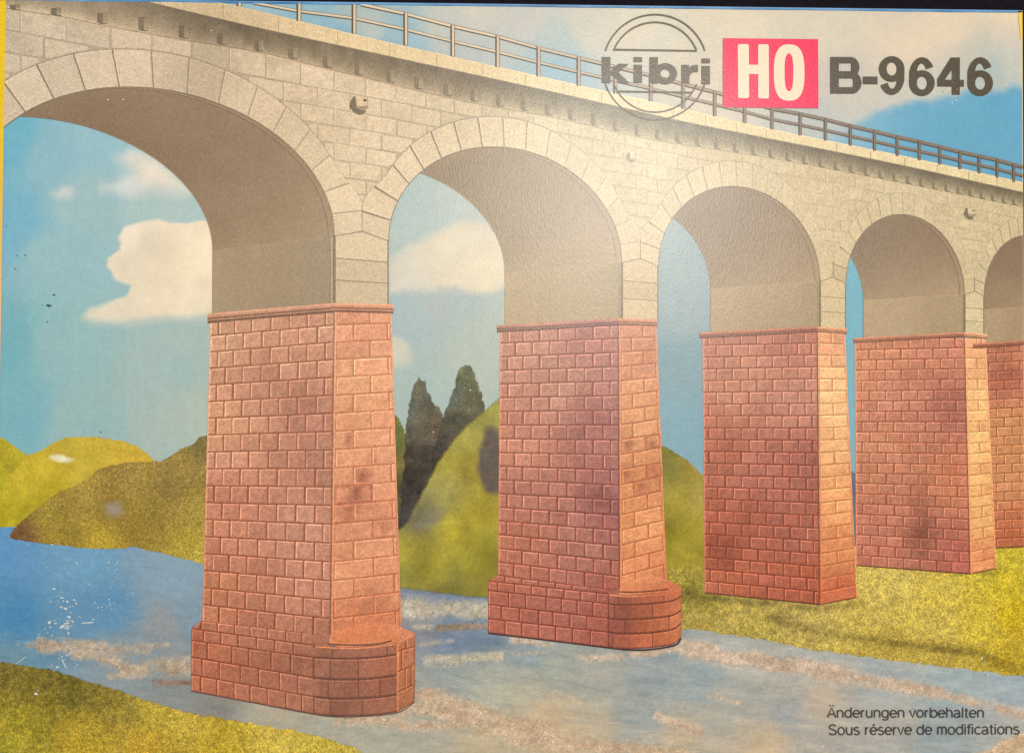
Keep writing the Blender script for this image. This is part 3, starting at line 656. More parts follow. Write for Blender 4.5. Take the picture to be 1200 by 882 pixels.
# soffits
def soffit(kc):
    cs = kc-.42; i = Ink(); th = np.linspace(0, math.pi*.93, 90); SL = 11.77-.6*kc
    F = np.array([fac(cs+R0*math.cos(t)/U, R0*math.sin(t)) for t in th]); B = back(F)
    tone = [1.0, 1.02, 1.05, 1.02, 1.0][kc]
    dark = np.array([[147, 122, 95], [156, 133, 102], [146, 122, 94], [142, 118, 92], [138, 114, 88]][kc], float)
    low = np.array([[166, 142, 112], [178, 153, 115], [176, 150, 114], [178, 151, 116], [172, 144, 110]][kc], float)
    n = 9
    rows = [mix(B, F, k/(n-1)) for k in range(n)]
    for k in range(n-1):
        def c(x, y, k=k):
            m = len(x)//2; t = np.r_[th, th]; t = t[:len(x)]
            f = np.r_[np.full(m, k/(n-1)), np.full(m, (k+1)/(n-1))]
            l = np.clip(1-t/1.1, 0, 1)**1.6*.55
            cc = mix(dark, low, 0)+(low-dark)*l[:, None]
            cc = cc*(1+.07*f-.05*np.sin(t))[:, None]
            return cc+((fbm(x, y, 26, 4, 120+kc)-.5)*12)[:, None]
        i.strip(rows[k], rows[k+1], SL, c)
    # the plain upright part below the springing
    A0, A1 = F[0], np.ravel(fac(kc, HS-1)); B0 = back(F[0]); B1 = np.array([B0[0]-.3, back(A1)[1]])
    m = 16
    def lc(x, y):
        u = (x-B0[0])/(A0[0]-B0[0])
        return low*(1.02-.06*u)[:, None]+((fbm(x, y, 22, 4, 140+kc)-.5)*14)[:, None]
    for k in range(m):
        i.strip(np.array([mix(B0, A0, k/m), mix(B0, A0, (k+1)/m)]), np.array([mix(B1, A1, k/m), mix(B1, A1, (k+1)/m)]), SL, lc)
    # fine seam at the springing and the lit far edge
    i.line([B0, A0], .8, SL+.4, low*1.04); i.line([B1, B0]+list(B[:40]), .9, SL+.5, dark*1.12)
    G = mix(B, F, .965); i.line(G[:62], .8, SL+.5, dark*1.16); i.line(mix(B, F, .95)[:62], .8, SL+.55, dark*.86)
    names = ['leftmost arch', 'second arch', 'third arch', 'fourth arch', 'rightmost arch']
    i.build('printed_arch_soffit', M_SOFFIT, VIA, 'shaded brown underside of the '+names[kc])
for kc in range(5): soffit(kc)

# ---------------------------------------------------------------- piers
def pier(name_l, LT, CT, RT, LB, CB, RB_, rows, p, lcols, rcols, llj, rlj, layer, stains, string, plinth=None, seed=0, right=True, lw=(1, 1)):
    i = Ink(); rnd = random.Random(seed)
    lf = field(lcols, 2.4, 20); rf = field(rcols, 2.4, 14) if right else None
    def shade(f, x, y):
        x = np.atleast_1d(np.asarray(x, float)); y = np.atleast_1d(np.asarray(y, float))
        c = f(x, y)*(np.array([1.06, 1.12, 1.09]) if f is lf else np.array([1.05, 1.085, 1.05]))+((fbm(x, y, 26, 4, seed)-.5)*24)[:, None]*np.array([1, .95, .9])+((fbm(x, y, 4, 2, seed+7)-.5)*16)[:, None]
        for (a, b, rx, ry, st) in stains:
            n = .5+fbm(x, y, 9, 3, seed+31)
            k = st*np.exp(-((x-a)/rx)**2-((y-b)/ry)**2)*n
            c = c*(1-np.clip(k, 0, .6)[:, None]*np.array([.75, 1.0, 1.0]))
        return c
    def face(f, TL, TR, BL, BR, pat, lt, dk, mort, arris=False, pl=1.0, pr=1.0):
        TL, TR, BL, BR = [np.array(q, float) for q in (TL, TR, BL, BR)]
        def L(v): return mix(TL, BL, v**pl)
        def Rr(v): return mix(TR, BR, v**pr)
        nn = 24; vv = np.linspace(0, 1, nn)
        i.strip(np.array([L(v) for v in vv]), np.array([Rr(v) for v in vv]), layer, lambda x, y: shade(f, x, y)*np.array([mort+.05, mort-.05, mort-.10]))
        for r in range(rows):
            v0, v1 = r/rows, (r+1)/rows
            js = [0]+list(pat[r % 2])+[1]
            for a, b in zip(js[:-1], js[1:]):
                j = rnd.uniform(-.003, .003)
                q = [mix(L(v0), Rr(v0), a+j*(a > 0)), mix(L(v0), Rr(v0), b+j*(b < 1)), mix(L(v1), Rr(v1), b+j*(b < 1)), mix(L(v1), Rr(v1), a+j*(a > 0))]
                ctr = np.mean(q, 0); base = shade(f, ctr[0], ctr[1])[0]*rnd.uniform(.965, 1.03)
                rowpx = np.linalg.norm(q[3]-q[0])
                bevel_quad(i, q, layer+.4, base, base*lt, base*dk, min(.85, rowpx*.055), min(1.5, rowpx*.095), .16, rnd, lambda x, y: shade(f, x, y))
    face(lf, LT, CT, LB, CB, llj, 1.32, .96, .72, pl=p[0], pr=p[1])
    if right:
        face(rf, CT, RT, CB, RB_, rlj, 1.20, .97, .80, pl=p[1], pr=p[2])
        i.line([CT, CB], 1.3, layer+.8, lambda x, y: shade(lf, x, y)*.76)
        i.line([np.array(CT)+(1.8, 0), np.array(CB)+(1.8, 0)], 1.6, layer+.8, lambda x, y: shade(rf, x, y)*1.06)
        i.line([np.array(RT)-(.6, 0), np.array(RB_)-(.6, 0)], 1.2, layer+.8, lambda x, y: shade(rf, x, y)*1.1)
    i.line([np.array(LT)+(.6, 0), np.array(LB)+(.6, 0)], 1.2, layer+.8, lambda x, y: shade(lf, x, y)*1.16)
    if plinth: plinth(i, shade, lf, rf, rnd, layer)
    else: i.line([LB, CB] + ([RB_] if right else []), 1.8, layer-.1, (78, 58, 42))  # contact shadow at the pier foot, drawn as a dark ink line
    # moulded string course at the top
    for pts, th, f in string:
        pts = np.array(smooth_line(pts, 8) if len(pts) > 2 else [mix(pts[0], pts[1], k/8) for k in range(9)], float)
        for (o0, o1, k) in ((0, .28, 1.08), (.28, .58, .96), (.58, .80, .66), (.80, 1.0, .90), (1.0, 1.3, .60)):
            i.strip(pts+np.array([0, o0*th]), pts+np.array([0, o1*th]), 18.2, lambda x, y, k=k: shade(lf if f == 0 else rf, x, y)*k)
    o = i.build('printed_pier', M_BRICK, VIA, name_l)
    return o
JL = ([.068, .197, .335, .49, .64, .785, .93], [.13, .27, .42, .565, .715, .866])
JR = ([.045, .62], [.33, .92])
def plinth_rows(i, shade, f, rnd, layer, A, B, ja, jb, splits, kk=1.0, mort=.64, lt=1.30, dk=.96):
    # A: list of (x,y) along the left column of row lines, B: same along the right column
    for r in range(len(A)-1):
        js = [0]+splits[r % len(splits)]+[1]
        i.strip(np.array([A[r], B[r]]), np.array([A[r+1], B[r+1]]), layer+.5, lambda x, y: shade(f, x, y)*kk*np.array([mort+.12, mort, mort-.04]))
        for a, b in zip(js[:-1], js[1:]):
            q = [mix(A[r], B[r], a), mix(A[r], B[r], b), mix(A[r+1], B[r+1], b), mix(A[r+1], B[r+1], a)]
            if r == 0:
                for u, v in ((0, 3), (1, 2)):
                    t = np.clip((q[v][0]-A[0][0])/(B[0][0]-A[0][0]), 0, 1); q[u] = mix(A[0], B[0], t)
            c = np.mean(q, 0); base = shade(f, c[0], c[1])[0]*rnd.uniform(.965, 1.035)*kk
            bevel_quad(i, q, layer+.8, base, base*lt, base*dk, .75, 1.4, .16, rnd, lambda x, y: shade(f, x, y)*kk)
def plinth1(i, sh, lf, rf, rnd, layer):
    La = [(236, 727), (224.5, 736), (224.5, 750), (224, 769.5), (224, 790), (224, 809)]
    Ra = [(376, 743), (368, 756), (368, 770), (368, 794), (368, 816), (368, 836)]
    Ma = La
    # straight part, curved corner, right facet
    plinth_rows(i, sh, lf, rnd, layer, La, Ra, 0, 0, [[.08, .21, .35, .48, .62, .77, .9], [.1, .24, .38, .53, .68, .83], [.13, .33, .47, .65, .81], [.09, .23, .4, .55, .72, .87]])
    cv = [(368, 756), (382, 756.5), (396, 757), (420, 757), (445, 755), (465.5, 752)]
    bot = [(368, 836), (382, 838.3), (396, 839), (420, 838.5), (445, 837), (465.5, 834)]
    cv = np.array(smooth_line(cv, 5)); bot = np.array(smooth_line(bot, 5)); n = len(cv)
    lv = [0, .175, .475, .75, 1.0]
    i.strip(cv, bot, layer+.5, lambda x, y: sh(lf, x, y)*.66)
    for r in range(4):
        cuts = [[.34, .88], [.30, .62], [.25, .60, .82], [.30, .64]][r]
        js = [0]+[int(c*(n-1)) for c in cuts]+[n-1]
        for a, b in zip(js[:-1], js[1:]):
            T = mix(cv[a:b+1], bot[a:b+1], lv[r]+.012); Bq = mix(cv[a:b+1], bot[a:b+1], lv[r+1]-.012)
            T[0, 0] += .5; Bq[0, 0] += .5; T[-1, 0] -= .5; Bq[-1, 0] -= .5
            kk = rnd.uniform(.93, 1.05)
            T2 = mix(T, Bq, .07); B2 = mix(T, Bq, .93)
            i.strip(T, T2, layer+.8, lambda x, y: sh(lf, x, y)*kk*1.15)
            i.strip(T2, B2, layer+.8, lambda x, y: sh(lf, x, y)*kk*(1-.05*np.exp(-((x-400)/22)**2))[:, None])
            i.strip(B2, Bq, layer+.8, lambda x, y: sh(lf, x, y)*kk*.82)
    for r in (0, 2):                                        # blocks that bend round the start of the nose
        ya, yb = [756+80*lv[q]+d for q, d in ((r, 2.4), (r+1, -1.6))]
        i.strip(np.array([(364.5, ya-.6), (368, ya), (372.5, ya+.2)]), np.array([(364.5, yb-.8), (368, yb), (372.5, yb+.5)]), layer+1.1, lambda x, y: sh(lf, x, y))
    plinth_rows(i, sh, rf, rnd, layer, [(465.5, 752), (465.5, 763), (465.5, 787), (465.5, 811), (465.5, 834)], [(486, 741), (486.3, 757), (486.3, 779), (486.3, 801), (485.5, 822)], 0, 0, [[.5], [.25], [.45, .8], []], .94, .7)
    i.poly([(364, 742.5), (388, 744), (388, 757.5), (368.6, 757)], layer+.95, lambda x, y: sh(lf, x, y)*.98)
    # sloping top ledge
    ledge = smooth_line([(387, 744), (402, 738), (420, 731.5), (440, 729), (460, 731), (477, 737.5), (486, 742), (480, 748), (465.5, 752.5), (440, 756), (415, 757.3), (396, 757.5), (386, 752)], 5)
    i.poly(ledge, layer+1.0, lambda x, y: sh(rf, x, y)*1.06)
    inner = smooth_line([(388, 745), (405, 737), (424, 731), (442, 729.6), (455, 733), (464, 744), (458, 750), (440, 752.5), (415, 753.5), (388, 753)], 5)
    i.poly(inner, layer+1.2, lambda x, y: sh(rf, x, y)*1.0+np.array([6, 2, -4]))
    i.line(smooth_line([(384, 754.5), (415, 755.5), (440, 754.6), (459, 750.5)], 5), 2.0, layer+1.4, lambda x, y: sh(lf, x, y)*.72)
    i.line(smooth_line([(370, 757.5), (396, 759), (420, 759), (445, 757), (465.5, 753.5), (486, 743.5)], 5), 1.3, layer+1.4, lambda x, y: sh(rf, x, y)*1.12)
    i.line([(465.5, 753), (465.5, 834)], 1.1, layer+1.4, lambda x, y: sh(rf, x, y)*1.15)
    i.line(smooth_line([(224, 809.4), (296, 822.9), (368, 836.6), (396, 839.6), (425, 839.0), (465.5, 834.8), (485.5, 822.6)], 5), [1.3]*31, layer+.3, (104, 84, 74))  # contact shadow round the foot, put in as dark ink
pier('nearest red stone pier with round nosed foot standing in the river', (246.5, 375), (392, 362), (458.5, 360), (237, 728), (387, 747), (470.5, 737), 18, (1.02, 1.045, 1.045),
     [(260, 390, (196, 138, 110)), (370, 390, (190, 130, 104)), (320, 450, (186, 126, 102)), (260, 500, (198, 134, 106)), (370, 530, (176, 116, 96)), (260, 600, (186, 116, 92)), (340, 620, (184, 122, 100)), (250, 690, (186, 114, 88)), (360, 700, (184, 118, 96)), (240, 780, (172, 98, 74)), (300, 790, (164, 98, 76)), (360, 790, (158, 98, 78)), (400, 800, (152, 94, 76)), (440, 790, (158, 94, 74))],
     [(420, 390, (210, 140, 110)), (430, 450, (222, 152, 114)), (430, 520, (216, 144, 110)), (430, 600, (212, 138, 106)), (430, 680, (214, 140, 106)), (430, 740, (206, 122, 88)), (476, 780, (190, 116, 84)), (476, 820, (176, 108, 76))], JL, JR, 12,
     [(424, 558, 9, 12, .38), (418, 578, 8, 10, .35), (408, 600, 10, 16, .22), (436, 540, 4, 6, .4), (410, 515, 4, 8, .3), (438, 700, 20, 26, .14), (452, 615, 12, 10, .12), (350, 480, 26, 40, .12)],
     [([(243.5, 367.5), (300, 362.5), (391.5, 355)], 8.6, 0), ([(391.5, 355), (461, 356.8)], 8, 1)], plinth1, 301)
def plinth2(i, sh, lf, rf, rnd, layer):
    La = [(583.5, 674), (572, 680.5), (572, 691.5), (572, 708), (572, 724.5), (572, 741)]
    Ra = [(717, 690.5), (713, 695.5), (713, 707), (713, 724), (713, 740.5), (713, 758)]
    plinth_rows(i, sh, lf, rnd, layer, La, Ra, 0, 0, [[.14, .28, .42, .56, .70, .85], [.08, .22, .36, .49, .63, .77, .9], [.17, .31, .48, .61, .74, .87], [.11, .26, .42, .54, .68, .82]])
    cv = np.array(smooth_line([(713, 695.5), (722, 697), (735, 697), (755, 696), (778, 694), (790, 691.5), (798.5, 688)], 5)); bot = np.array(smooth_line([(713, 758), (722, 759.7), (735, 760), (755, 759.5), (778, 757), (790, 754), (798, 747)], 5)); n = len(cv)
    i.strip(cv, bot, layer+.5, lambda x, y: sh(lf, x, y)*.66)
    lv = [0, .184, .456, .72, 1.0]
    for r in range(4):
        cuts = [[.22, .68], [.15, .58], [.32, .74], [.12, .58]][r]
        js = [0]+[int(c*(n-1)) for c in cuts]+[n-1]
        for a, b in zip(js[:-1], js[1:]):
            T = mix(cv[a:b+1], bot[a:b+1], lv[r]+.014); Bq = mix(cv[a:b+1], bot[a:b+1], lv[r+1]-.014)
            T[0, 0] += .5; Bq[0, 0] += .5; T[-1, 0] -= .4; Bq[-1, 0] -= .4
            kk = rnd.uniform(.94, 1.05); T2 = mix(T, Bq, .08); B2 = mix(T, Bq, .92)
            fn = lambda x, y: mix(sh(lf, x, y), sh(rf, x, y), np.clip((x-735)/60, 0, 1)[:, None])*(1-.08*np.exp(-((x-728)/14)**2))[:, None] if True else None
            i.strip(T, T2, layer+.8, lambda x, y: fn(x, y)*kk*1.14)
            i.strip(T2, B2, layer+.8, lambda x, y: fn(x, y)*kk)
            i.strip(B2, Bq, layer+.8, lambda x, y: fn(x, y)*kk*.82)
    i.poly([(709, 690.5), (726, 692), (727, 697.5), (713.5, 697)], layer+.95, lambda x, y: sh(lf, x, y)*.98)
    ledge = smooth_line([(725, 691), (735, 684), (748, 677), (762, 673.5), (778, 677), (790, 683), (798.5, 688.5), (790, 691.5), (778, 694.3), (755, 696.3), (735, 697.2), (724, 695)], 5)
    i.poly(ledge, layer+1.0, lambda x, y: sh(rf, x, y)*1.04)
    i.line(smooth_line([(724, 693), (740, 693.5), (760, 692.5), (783, 690)], 5), 1.6, layer+1.4, lambda x, y: sh(lf, x, y)*.7)
    i.line(smooth_line([(763, 674), (775, 680), (784, 690), (786, 693)], 5), 1.0, layer+1.3, lambda x, y: sh(rf, x, y)*1.14)
    i.line(smooth_line([(714, 696.5), (735, 698.6), (755, 697.8), (778, 695.6), (798.5, 689.4)], 5), 1.2, layer+1.4, lambda x, y: sh(rf, x, y)*1.14)
    i.line(smooth_line([(572, 741.4), (642, 749.8), (713, 758.6), (735, 761), (760, 761), (790, 756), (798, 748)], 5), 2.1, layer+.3, (66, 48, 44))  # inked contact shadow along the base of the foot
pier('second red stone pier with round nosed foot at the river edge', (586, 386), (724.5, 381), (769, 380.5), (583.5, 674), (726, 693), (781.5, 678), 18, (1.0, 1.04, 1.05),
     [(600, 400, (176, 116, 94)), (700, 400, (166, 102, 88)), (650, 450, (180, 120, 100)), (610, 520, (182, 114, 92)), (700, 500, (160, 98, 88)), (640, 580, (168, 104, 88)), (710, 590, (150, 88, 82)), (600, 640, (176, 104, 82)), (690, 650, (166, 102, 90)), (580, 710, (168, 92, 74)), (650, 720, (166, 94, 80)), (710, 720, (158, 86, 74)), (735, 720, (148, 76, 58)), (760, 740, (168, 84, 58))],
     [(745, 400, (196, 126, 93)), (745, 450, (204, 135, 97)), (750, 500, (208, 139, 97)), (750, 560, (200, 124, 82)), (755, 620, (213, 137, 91)), (755, 670, (212, 132, 90)), (775, 700, (181, 98, 68)), (790, 730, (196, 111, 75))], JL, ([.06, .64], [.34, .95]), 12.1-1,
     [(735, 521, 7, 7, 0.30), (765, 520, 5, 8, 0.22), (732, 553, 7, 9, 0.30), (765, 550, 9, 8, 0.24), (752, 570, 8, 5, 0.26), (700, 585, 20, 12, 0.19), (670, 510, 14, 20, 0.09), (655, 600, 8, 10, 0.15), (700, 490, 18, 18, 0.11)],
     [([(582.5, 381), (640, 378), (724.5, 373)], 6.4, 0), ([(724.5, 373), (770, 374.5)], 6, 1)], plinth2, 302)
JL3 = ([.05, .19, .33, .47, .61, .75, .89], [.12, .26, .40, .545, .69, .83, .95])
pier('third red stone pier standing on the grass bank', (823, 391), (957.5, 388.5), (990, 390.5), (825.5, 694), (960.5, 708), (1004, 699.5), 22, (1.0, 1.03, 1.03),
     [(840, 400, (178, 112, 88)), (930, 400, (172, 104, 84)), (880, 450, (182, 118, 94)), (930, 470, (182, 118, 98)), (840, 520, (170, 96, 74)), (900, 560, (168, 96, 80)), (945, 540, (158, 90, 76)), (850, 620, (164, 86, 64)), (930, 620, (164, 92, 74)), (850, 680, (168, 88, 64)), (940, 690, (164, 84, 62))],
     [(975, 400, (218, 146, 108)), (975, 450, (232, 172, 122)), (980, 520, (228, 162, 112)), (985, 590, (222, 148, 98)), (985, 650, (210, 132, 88)), (985, 690, (190, 100, 68))], JL3, ([.5], [.97]), 12.2-2,
     [(957, 541, 5, 4, 0.33), (985, 552, 6, 5, 0.18), (850, 640, 22, 12, 0.18), (850, 660, 10, 10, 0.21), (985, 680, 10, 9, 0.18), (975, 625, 8, 14, 0.08), (940, 550, 16, 30, 0.09), (870, 605, 30, 20, 0.07), (835, 640, 8, 20, 0.12)],
     [([(820, 389.5), (880, 386.5), (957.5, 382.5)], 5.2, 0), ([(957.5, 382.5), (992, 385)], 5, 1)], None, 303)
JL4 = ([.06, .20, .345, .49, .635, .775, .91], [.13, .275, .42, .565, .71, .845])
pier('fourth red stone pier with a dark streak on its wide face', (1001.5, 398), (1130, 395.5), (1155, 397), (1003, 662), (1136.5, 672), (1167.5, 665.5), 22, (1.0, 1.02, 1.02),
     [(1020, 410, (192, 120, 90)), (1100, 410, (184, 112, 88)), (1060, 460, (186, 116, 92)), (1110, 480, (168, 100, 84)), (1030, 540, (190, 118, 92)), (1080, 560, (176, 108, 82)), (1125, 560, (188, 110, 82)), (1030, 630, (182, 106, 84)), (1080, 630, (160, 98, 78)), (1120, 650, (172, 92, 78))],
     [(1142, 410, (228, 158, 116)), (1143, 470, (232, 170, 116)), (1147, 530, (230, 164, 108)), (1150, 600, (228, 162, 104)), (1153, 655, (216, 136, 92))], JL4, ([.55], [.97]), 12.3-3,
     [(1080, 600, 12, 40, 0.17), (1082, 630, 10, 20, 0.18), (1155, 550, 6, 8, 0.15), (1150, 500, 6, 6, 0.15), (1110, 475, 18, 18, 0.09), (1157, 572, 4, 7, 0.18)],
     [([(1000, 396), (1060, 393), (1129.5, 389)], 4.4, 0), ([(1129.5, 389), (1156.5, 391.5)], 4.4, 1)], None, 304)
pier('rightmost red stone pier, partly cut off by the right edge of the lid', (1140, 404), (1201.0, 401), (1201.4, 401), (1140, 643), (1201.6, 640), (1201.7, 640), 22, (1, 1, 1),
     [(1160, 420, (176, 106, 82)), (1190, 420, (176, 104, 78)), (1180, 440, (166, 92, 72)), (1180, 500, (196, 126, 86)), (1185, 560, (194, 124, 84)), (1185, 620, (178, 98, 66))], [(1200, 500, (220, 150, 100))], ([.3, .6, .9], [.15, .45, .75]), JR, 8.6, [(1185, 437, 14, 4, .25)],
     [([(1140, 402.5), (1170, 401), (1201.2, 398.5)], 4.2, 0)], None, 305, right=False)

# ---------------------------------------------------------------- cornice and railing
def line_y(x, y0, y1): return y0+(y1-y0)*(np.asarray(x, float)-300)/900
top_e = smooth_line([(60, -44), (232, 0-2.5), (300, 12.3), (450, 48.5), (600, 82), (710, 107), (812, 130), (900, 150.5), (1050, 181), (1200.6, 214)], 10)
bot_e = smooth_line([(60, -22.5), (160, 0), (300, 32.8), (450, 65.5), (600, 98), (710, 122.5), (800, 143), (900, 163), (1050, 193), (1200.6, 226.5)], 10)
def at_x(curve, x):
    C = np.array(curve); return np.interp(x, C[:, 0], C[:, 1])
xs = np.linspace(160, 1200.4, 300); xsl = np.linspace(4.5, 1200.4, 330)
i = Ink()
def yTop(x): return np.maximum(at_x(top_e, x), topy(x)+.6)
def yBot(x): return np.maximum(at_x(bot_e, x), topy(x)+.8)
i.strip(np.c_[xs, yTop(xs)], np.c_[xs, yBot(xs)], 18, lambda x, y: stone_f(x, y)*np.array([1.10, 1.10, 1.08])+((fbm(x, y, 16, 4, 181)-.5)*14)[:, None]+(vnoise(x/2.2, y/30, 6)-.5)[:, None]*9)
i.line(np.c_[xs, yTop(xs)+.7], 1.0, 18.3, lambda x, y: stone_f(x, y)*1.16)
i.line(np.c_[xs, yBot(xs)-.5], 1.1, 18.3, lambda x, y: stone_f(x, y)*.72)
for x in (188, 262, 327, 396, 457, 512, 566, 616, 660, 705, 748, 789, 827, 863, 898, 980, 1020, 1060, 1098, 1135, 1168):
    i.line([(x, float(yTop(x))+1.5), (x-.3, float(yBot(x))-1)], .8, 18.4, stone_f(np.array([x]), np.array([100]))[0]*(.86 if x < 980 else .78))
# shaded band under the slab
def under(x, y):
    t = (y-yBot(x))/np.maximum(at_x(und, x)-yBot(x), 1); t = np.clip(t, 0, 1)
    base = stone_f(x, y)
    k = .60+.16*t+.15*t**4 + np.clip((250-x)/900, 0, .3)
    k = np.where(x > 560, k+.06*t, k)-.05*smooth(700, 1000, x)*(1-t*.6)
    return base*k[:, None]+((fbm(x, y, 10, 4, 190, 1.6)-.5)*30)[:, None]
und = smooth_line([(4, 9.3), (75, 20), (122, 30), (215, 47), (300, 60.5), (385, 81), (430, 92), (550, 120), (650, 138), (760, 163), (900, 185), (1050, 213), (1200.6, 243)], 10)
rowsn = 7
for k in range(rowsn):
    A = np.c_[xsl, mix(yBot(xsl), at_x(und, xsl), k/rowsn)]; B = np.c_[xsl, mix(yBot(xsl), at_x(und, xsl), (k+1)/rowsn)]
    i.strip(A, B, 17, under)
i.line(np.c_[xsl, at_x(und, xsl)], .8, 17.3, lambda x, y: stone_f(x, y)*.74)
i.line(np.c_[xsl, at_x(und, xsl)+1], .8, 17.3, lambda x, y: stone_f(x, y)*1.04)
# dentils
dx = [20, 68, 122, 170, 217, 262, 305, 345, 385, 422, 459, 492, 526, 557, 587, 616]; step = 28.0
while dx[-1] < 1195: dx.append(dx[-1]+step); step *= .972
for x in dx:
    y1 = float(at_x(und, x)); y0 = float(yBot(x)); hh = (y1-y0)
    w = 7.5*(VX-x)/1800
    ya, yb = y0+hh*.46, y1-hh*.12
    if ya < topy(x)+2: continue
    st = stone_f(np.array([x]), np.array([y1]))[0]
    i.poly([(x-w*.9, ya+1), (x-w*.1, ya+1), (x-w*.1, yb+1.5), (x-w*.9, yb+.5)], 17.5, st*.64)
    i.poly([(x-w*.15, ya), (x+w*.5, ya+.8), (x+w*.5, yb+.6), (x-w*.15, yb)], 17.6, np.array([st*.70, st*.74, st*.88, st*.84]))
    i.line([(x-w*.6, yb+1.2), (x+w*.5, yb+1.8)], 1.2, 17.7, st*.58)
i.build('printed_cornice', M_STONE, VIA, 'cream stone edge slab with a shaded dentil band under the railing')
# railing
posts = [(280.5, -9, 8), (350.5, 0, 25), (415, 2, 39.5), (475.5, 15, 53), (530.5, 29.5, 66), (583, 41.5, 79), (631, 55, 90), (678, 66.5, 101), (721, 77, 110), (762.5, 87, 119), (800.5, 97, 128), (837.5, 106.5, 136.5), (872.5, 116, 144), (904.5, 126, 152), (937.5, 132, 159), (967, 138.5, 165), (996.2, 146, 171), (1024.5, 152.5, 177), (1051, 159, 183), (1077, 164.5, 188), (1101, 170.5, 193), (1124.5, 176.5, 198.5), (1147, 181.5, 203.5), (1168, 186, 208.5), (1187.5, 191.5, 213.5), (1206, 196, 218)]
i = Ink()
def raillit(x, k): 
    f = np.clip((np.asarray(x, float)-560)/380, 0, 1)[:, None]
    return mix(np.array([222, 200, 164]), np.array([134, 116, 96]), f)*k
def rail(pts, w, wd):
    P = np.array(pts, float); P = P[(P[:, 1] > topy(P[:, 0])+1.2)]
    P = P[P[:, 0] < 1200.2]
    i.line(P+np.array([0, w*.55]), wd, 19, lambda x, y: np.tile(np.array([104, 82, 66]), (len(x), 1))*1.0)
    i.line(P-np.array([0, w*.6]), wd*.6, 19, lambda x, y: np.tile(np.array([128, 112, 98]), (len(x), 1))*1.0)
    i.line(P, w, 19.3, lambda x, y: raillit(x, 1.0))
tops = [(p[0], p[1]+1.5) for p in posts]; mids = [(p[0], (p[1]+p[2])/2+.8) for p in posts]
def dense(pts):
    C = np.array(pts); x = np.linspace(232, 1200, 240); return np.c_[x, np.interp(x, C[:, 0], C[:, 1])]
rail(dense([(232, -22)]+tops), 2.6, 1.7); rail(dense([(232, -11)]+mids), 2.2, 1.5)
for x, y0, y1 in posts:
    if x > 1200: continue
    y0 = max(y0, topy(x)+1); sc = (VX-x)/1800; w = 4.6*max(sc, .62)
    if y1-y0 < 2: continue
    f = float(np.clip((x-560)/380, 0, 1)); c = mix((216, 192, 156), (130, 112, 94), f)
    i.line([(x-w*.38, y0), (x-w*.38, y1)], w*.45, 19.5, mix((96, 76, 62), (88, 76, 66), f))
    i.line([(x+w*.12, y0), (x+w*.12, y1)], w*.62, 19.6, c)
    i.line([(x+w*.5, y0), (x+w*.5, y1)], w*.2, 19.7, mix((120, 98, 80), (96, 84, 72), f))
i.build('printed_railing', M_RAIL, VIA, 'post and rail fence along the top of the viaduct')
# water spouts
def spout(x, y, s, label, k=1.0):
    i = Ink(); st = stone_f(np.array([x]), np.array([y]))[0]
    i.poly(smooth_line([(x-12*s, y+2*s), (x-8*s, y-8*s), (x-4*s, y-9*s), (x, y+4*s), (x+8*s, y+7*s), (x+2*s, y+12*s), (x-6*s, y+9*s), (x-12*s, y+2*s)], 4), LW+2, mix(st*.84, st*.60, k))
    i.poly([(x-5*s, y-10*s), (x+10*s, y-8.5*s), (x+10.5*s, y+4*s), (x+5*s, y+7*s), (x-3*s, y+4*s)], LW+2.4, mix(st*.95, st*.78, k))
    i.poly([(x-4*s, y-10*s), (x+9*s, y-9*s), (x+10*s, y+1*s), (x-2*s, y+2*s)], LW+2.6, st*1.06)
    i.poly(smooth_line([(x+4*s, y-5*s), (x+7*s, y-7*s), (x+9*s, y-5*s), (x+7*s, y-3.5*s), (x+4*s, y-5*s)], 4), LW+2.8, mix(st*.9, st*.5, k))
    i.build('printed_water_spout', M_STONE, VIA, label)
spout(421, 123, 1.0, 'stone water spout between the leftmost arch and the second arch')
spout(740, 184, .55, 'faint water spout above the second pier, inked paler for the glare', .35)
spout(1136, 250, .62, 'small stone water spout above the fourth pier')

# ---------------------------------------------------------------- emblem and lettering
DK = (98, 85, 66)
def arc(cx, cy, rx, ry, a0, a1, n=24): return [(cx+rx*math.cos(math.radians(a0+(a1-a0)*k/n)), cy-ry*math.sin(math.radians(a0+(a1-a0)*k/n))) for k in range(n+1)]
cx, cy = 767.5, 78.5
i = Ink()
a0 = math.degrees(math.asin(19/61.5)); b0 = math.degrees(math.asin(19.3/52.5))
for sgn in (1, -1):
    dyy = 0 if sgn > 0 else 1.0
    i.line([(x, cy+dyy-(cy-y)*sgn) for x, y in arc(cx, cy, 61.2, 61.2, a0, 180-a0, 70)], 1.9, 21, DK)
    i.line([(x, cy+dyy-(cy-y)*sgn) for x, y in arc(cx, cy, 52.2, 52.2, b0, 180-b0, 70)], 1.9, 21, DK)
    yl = cy-19.6 if sgn > 0 else cy+29.3
    hw = 49 if sgn > 0 else 43.5
    i.line([(cx-hw, yl-.6), (cx+hw, yl+.9)], 2.0, 21.2, DK)
EMB = i.build('brand_emblem', M_TEXT, BOX, 'thin brown outlined ring split by the word kibri')
def ringstrip(i, cx, cy, rx, ry, w, layer, col, a0=0, a1=360, n=48, wx=None):
    wx = wx or w
    o = np.array(arc(cx, cy, rx, ry, a0, a1, n)); q = np.array(arc(cx, cy, rx-wx, ry-w, a0, a1, n)); i.strip(o, q, layer, col)
i = Ink(); Lk = 21.5
i.poly([(705, 67), (715.2, 67.1), (715.2, 97.6), (705, 97.3)], Lk, DK)
i.poly([(715, 83.5), (724.5, 75), (736.8, 75.2), (724.5, 85), (738, 98), (726.2, 97.8), (717, 88), (715, 89.5)], Lk+.1, DK)
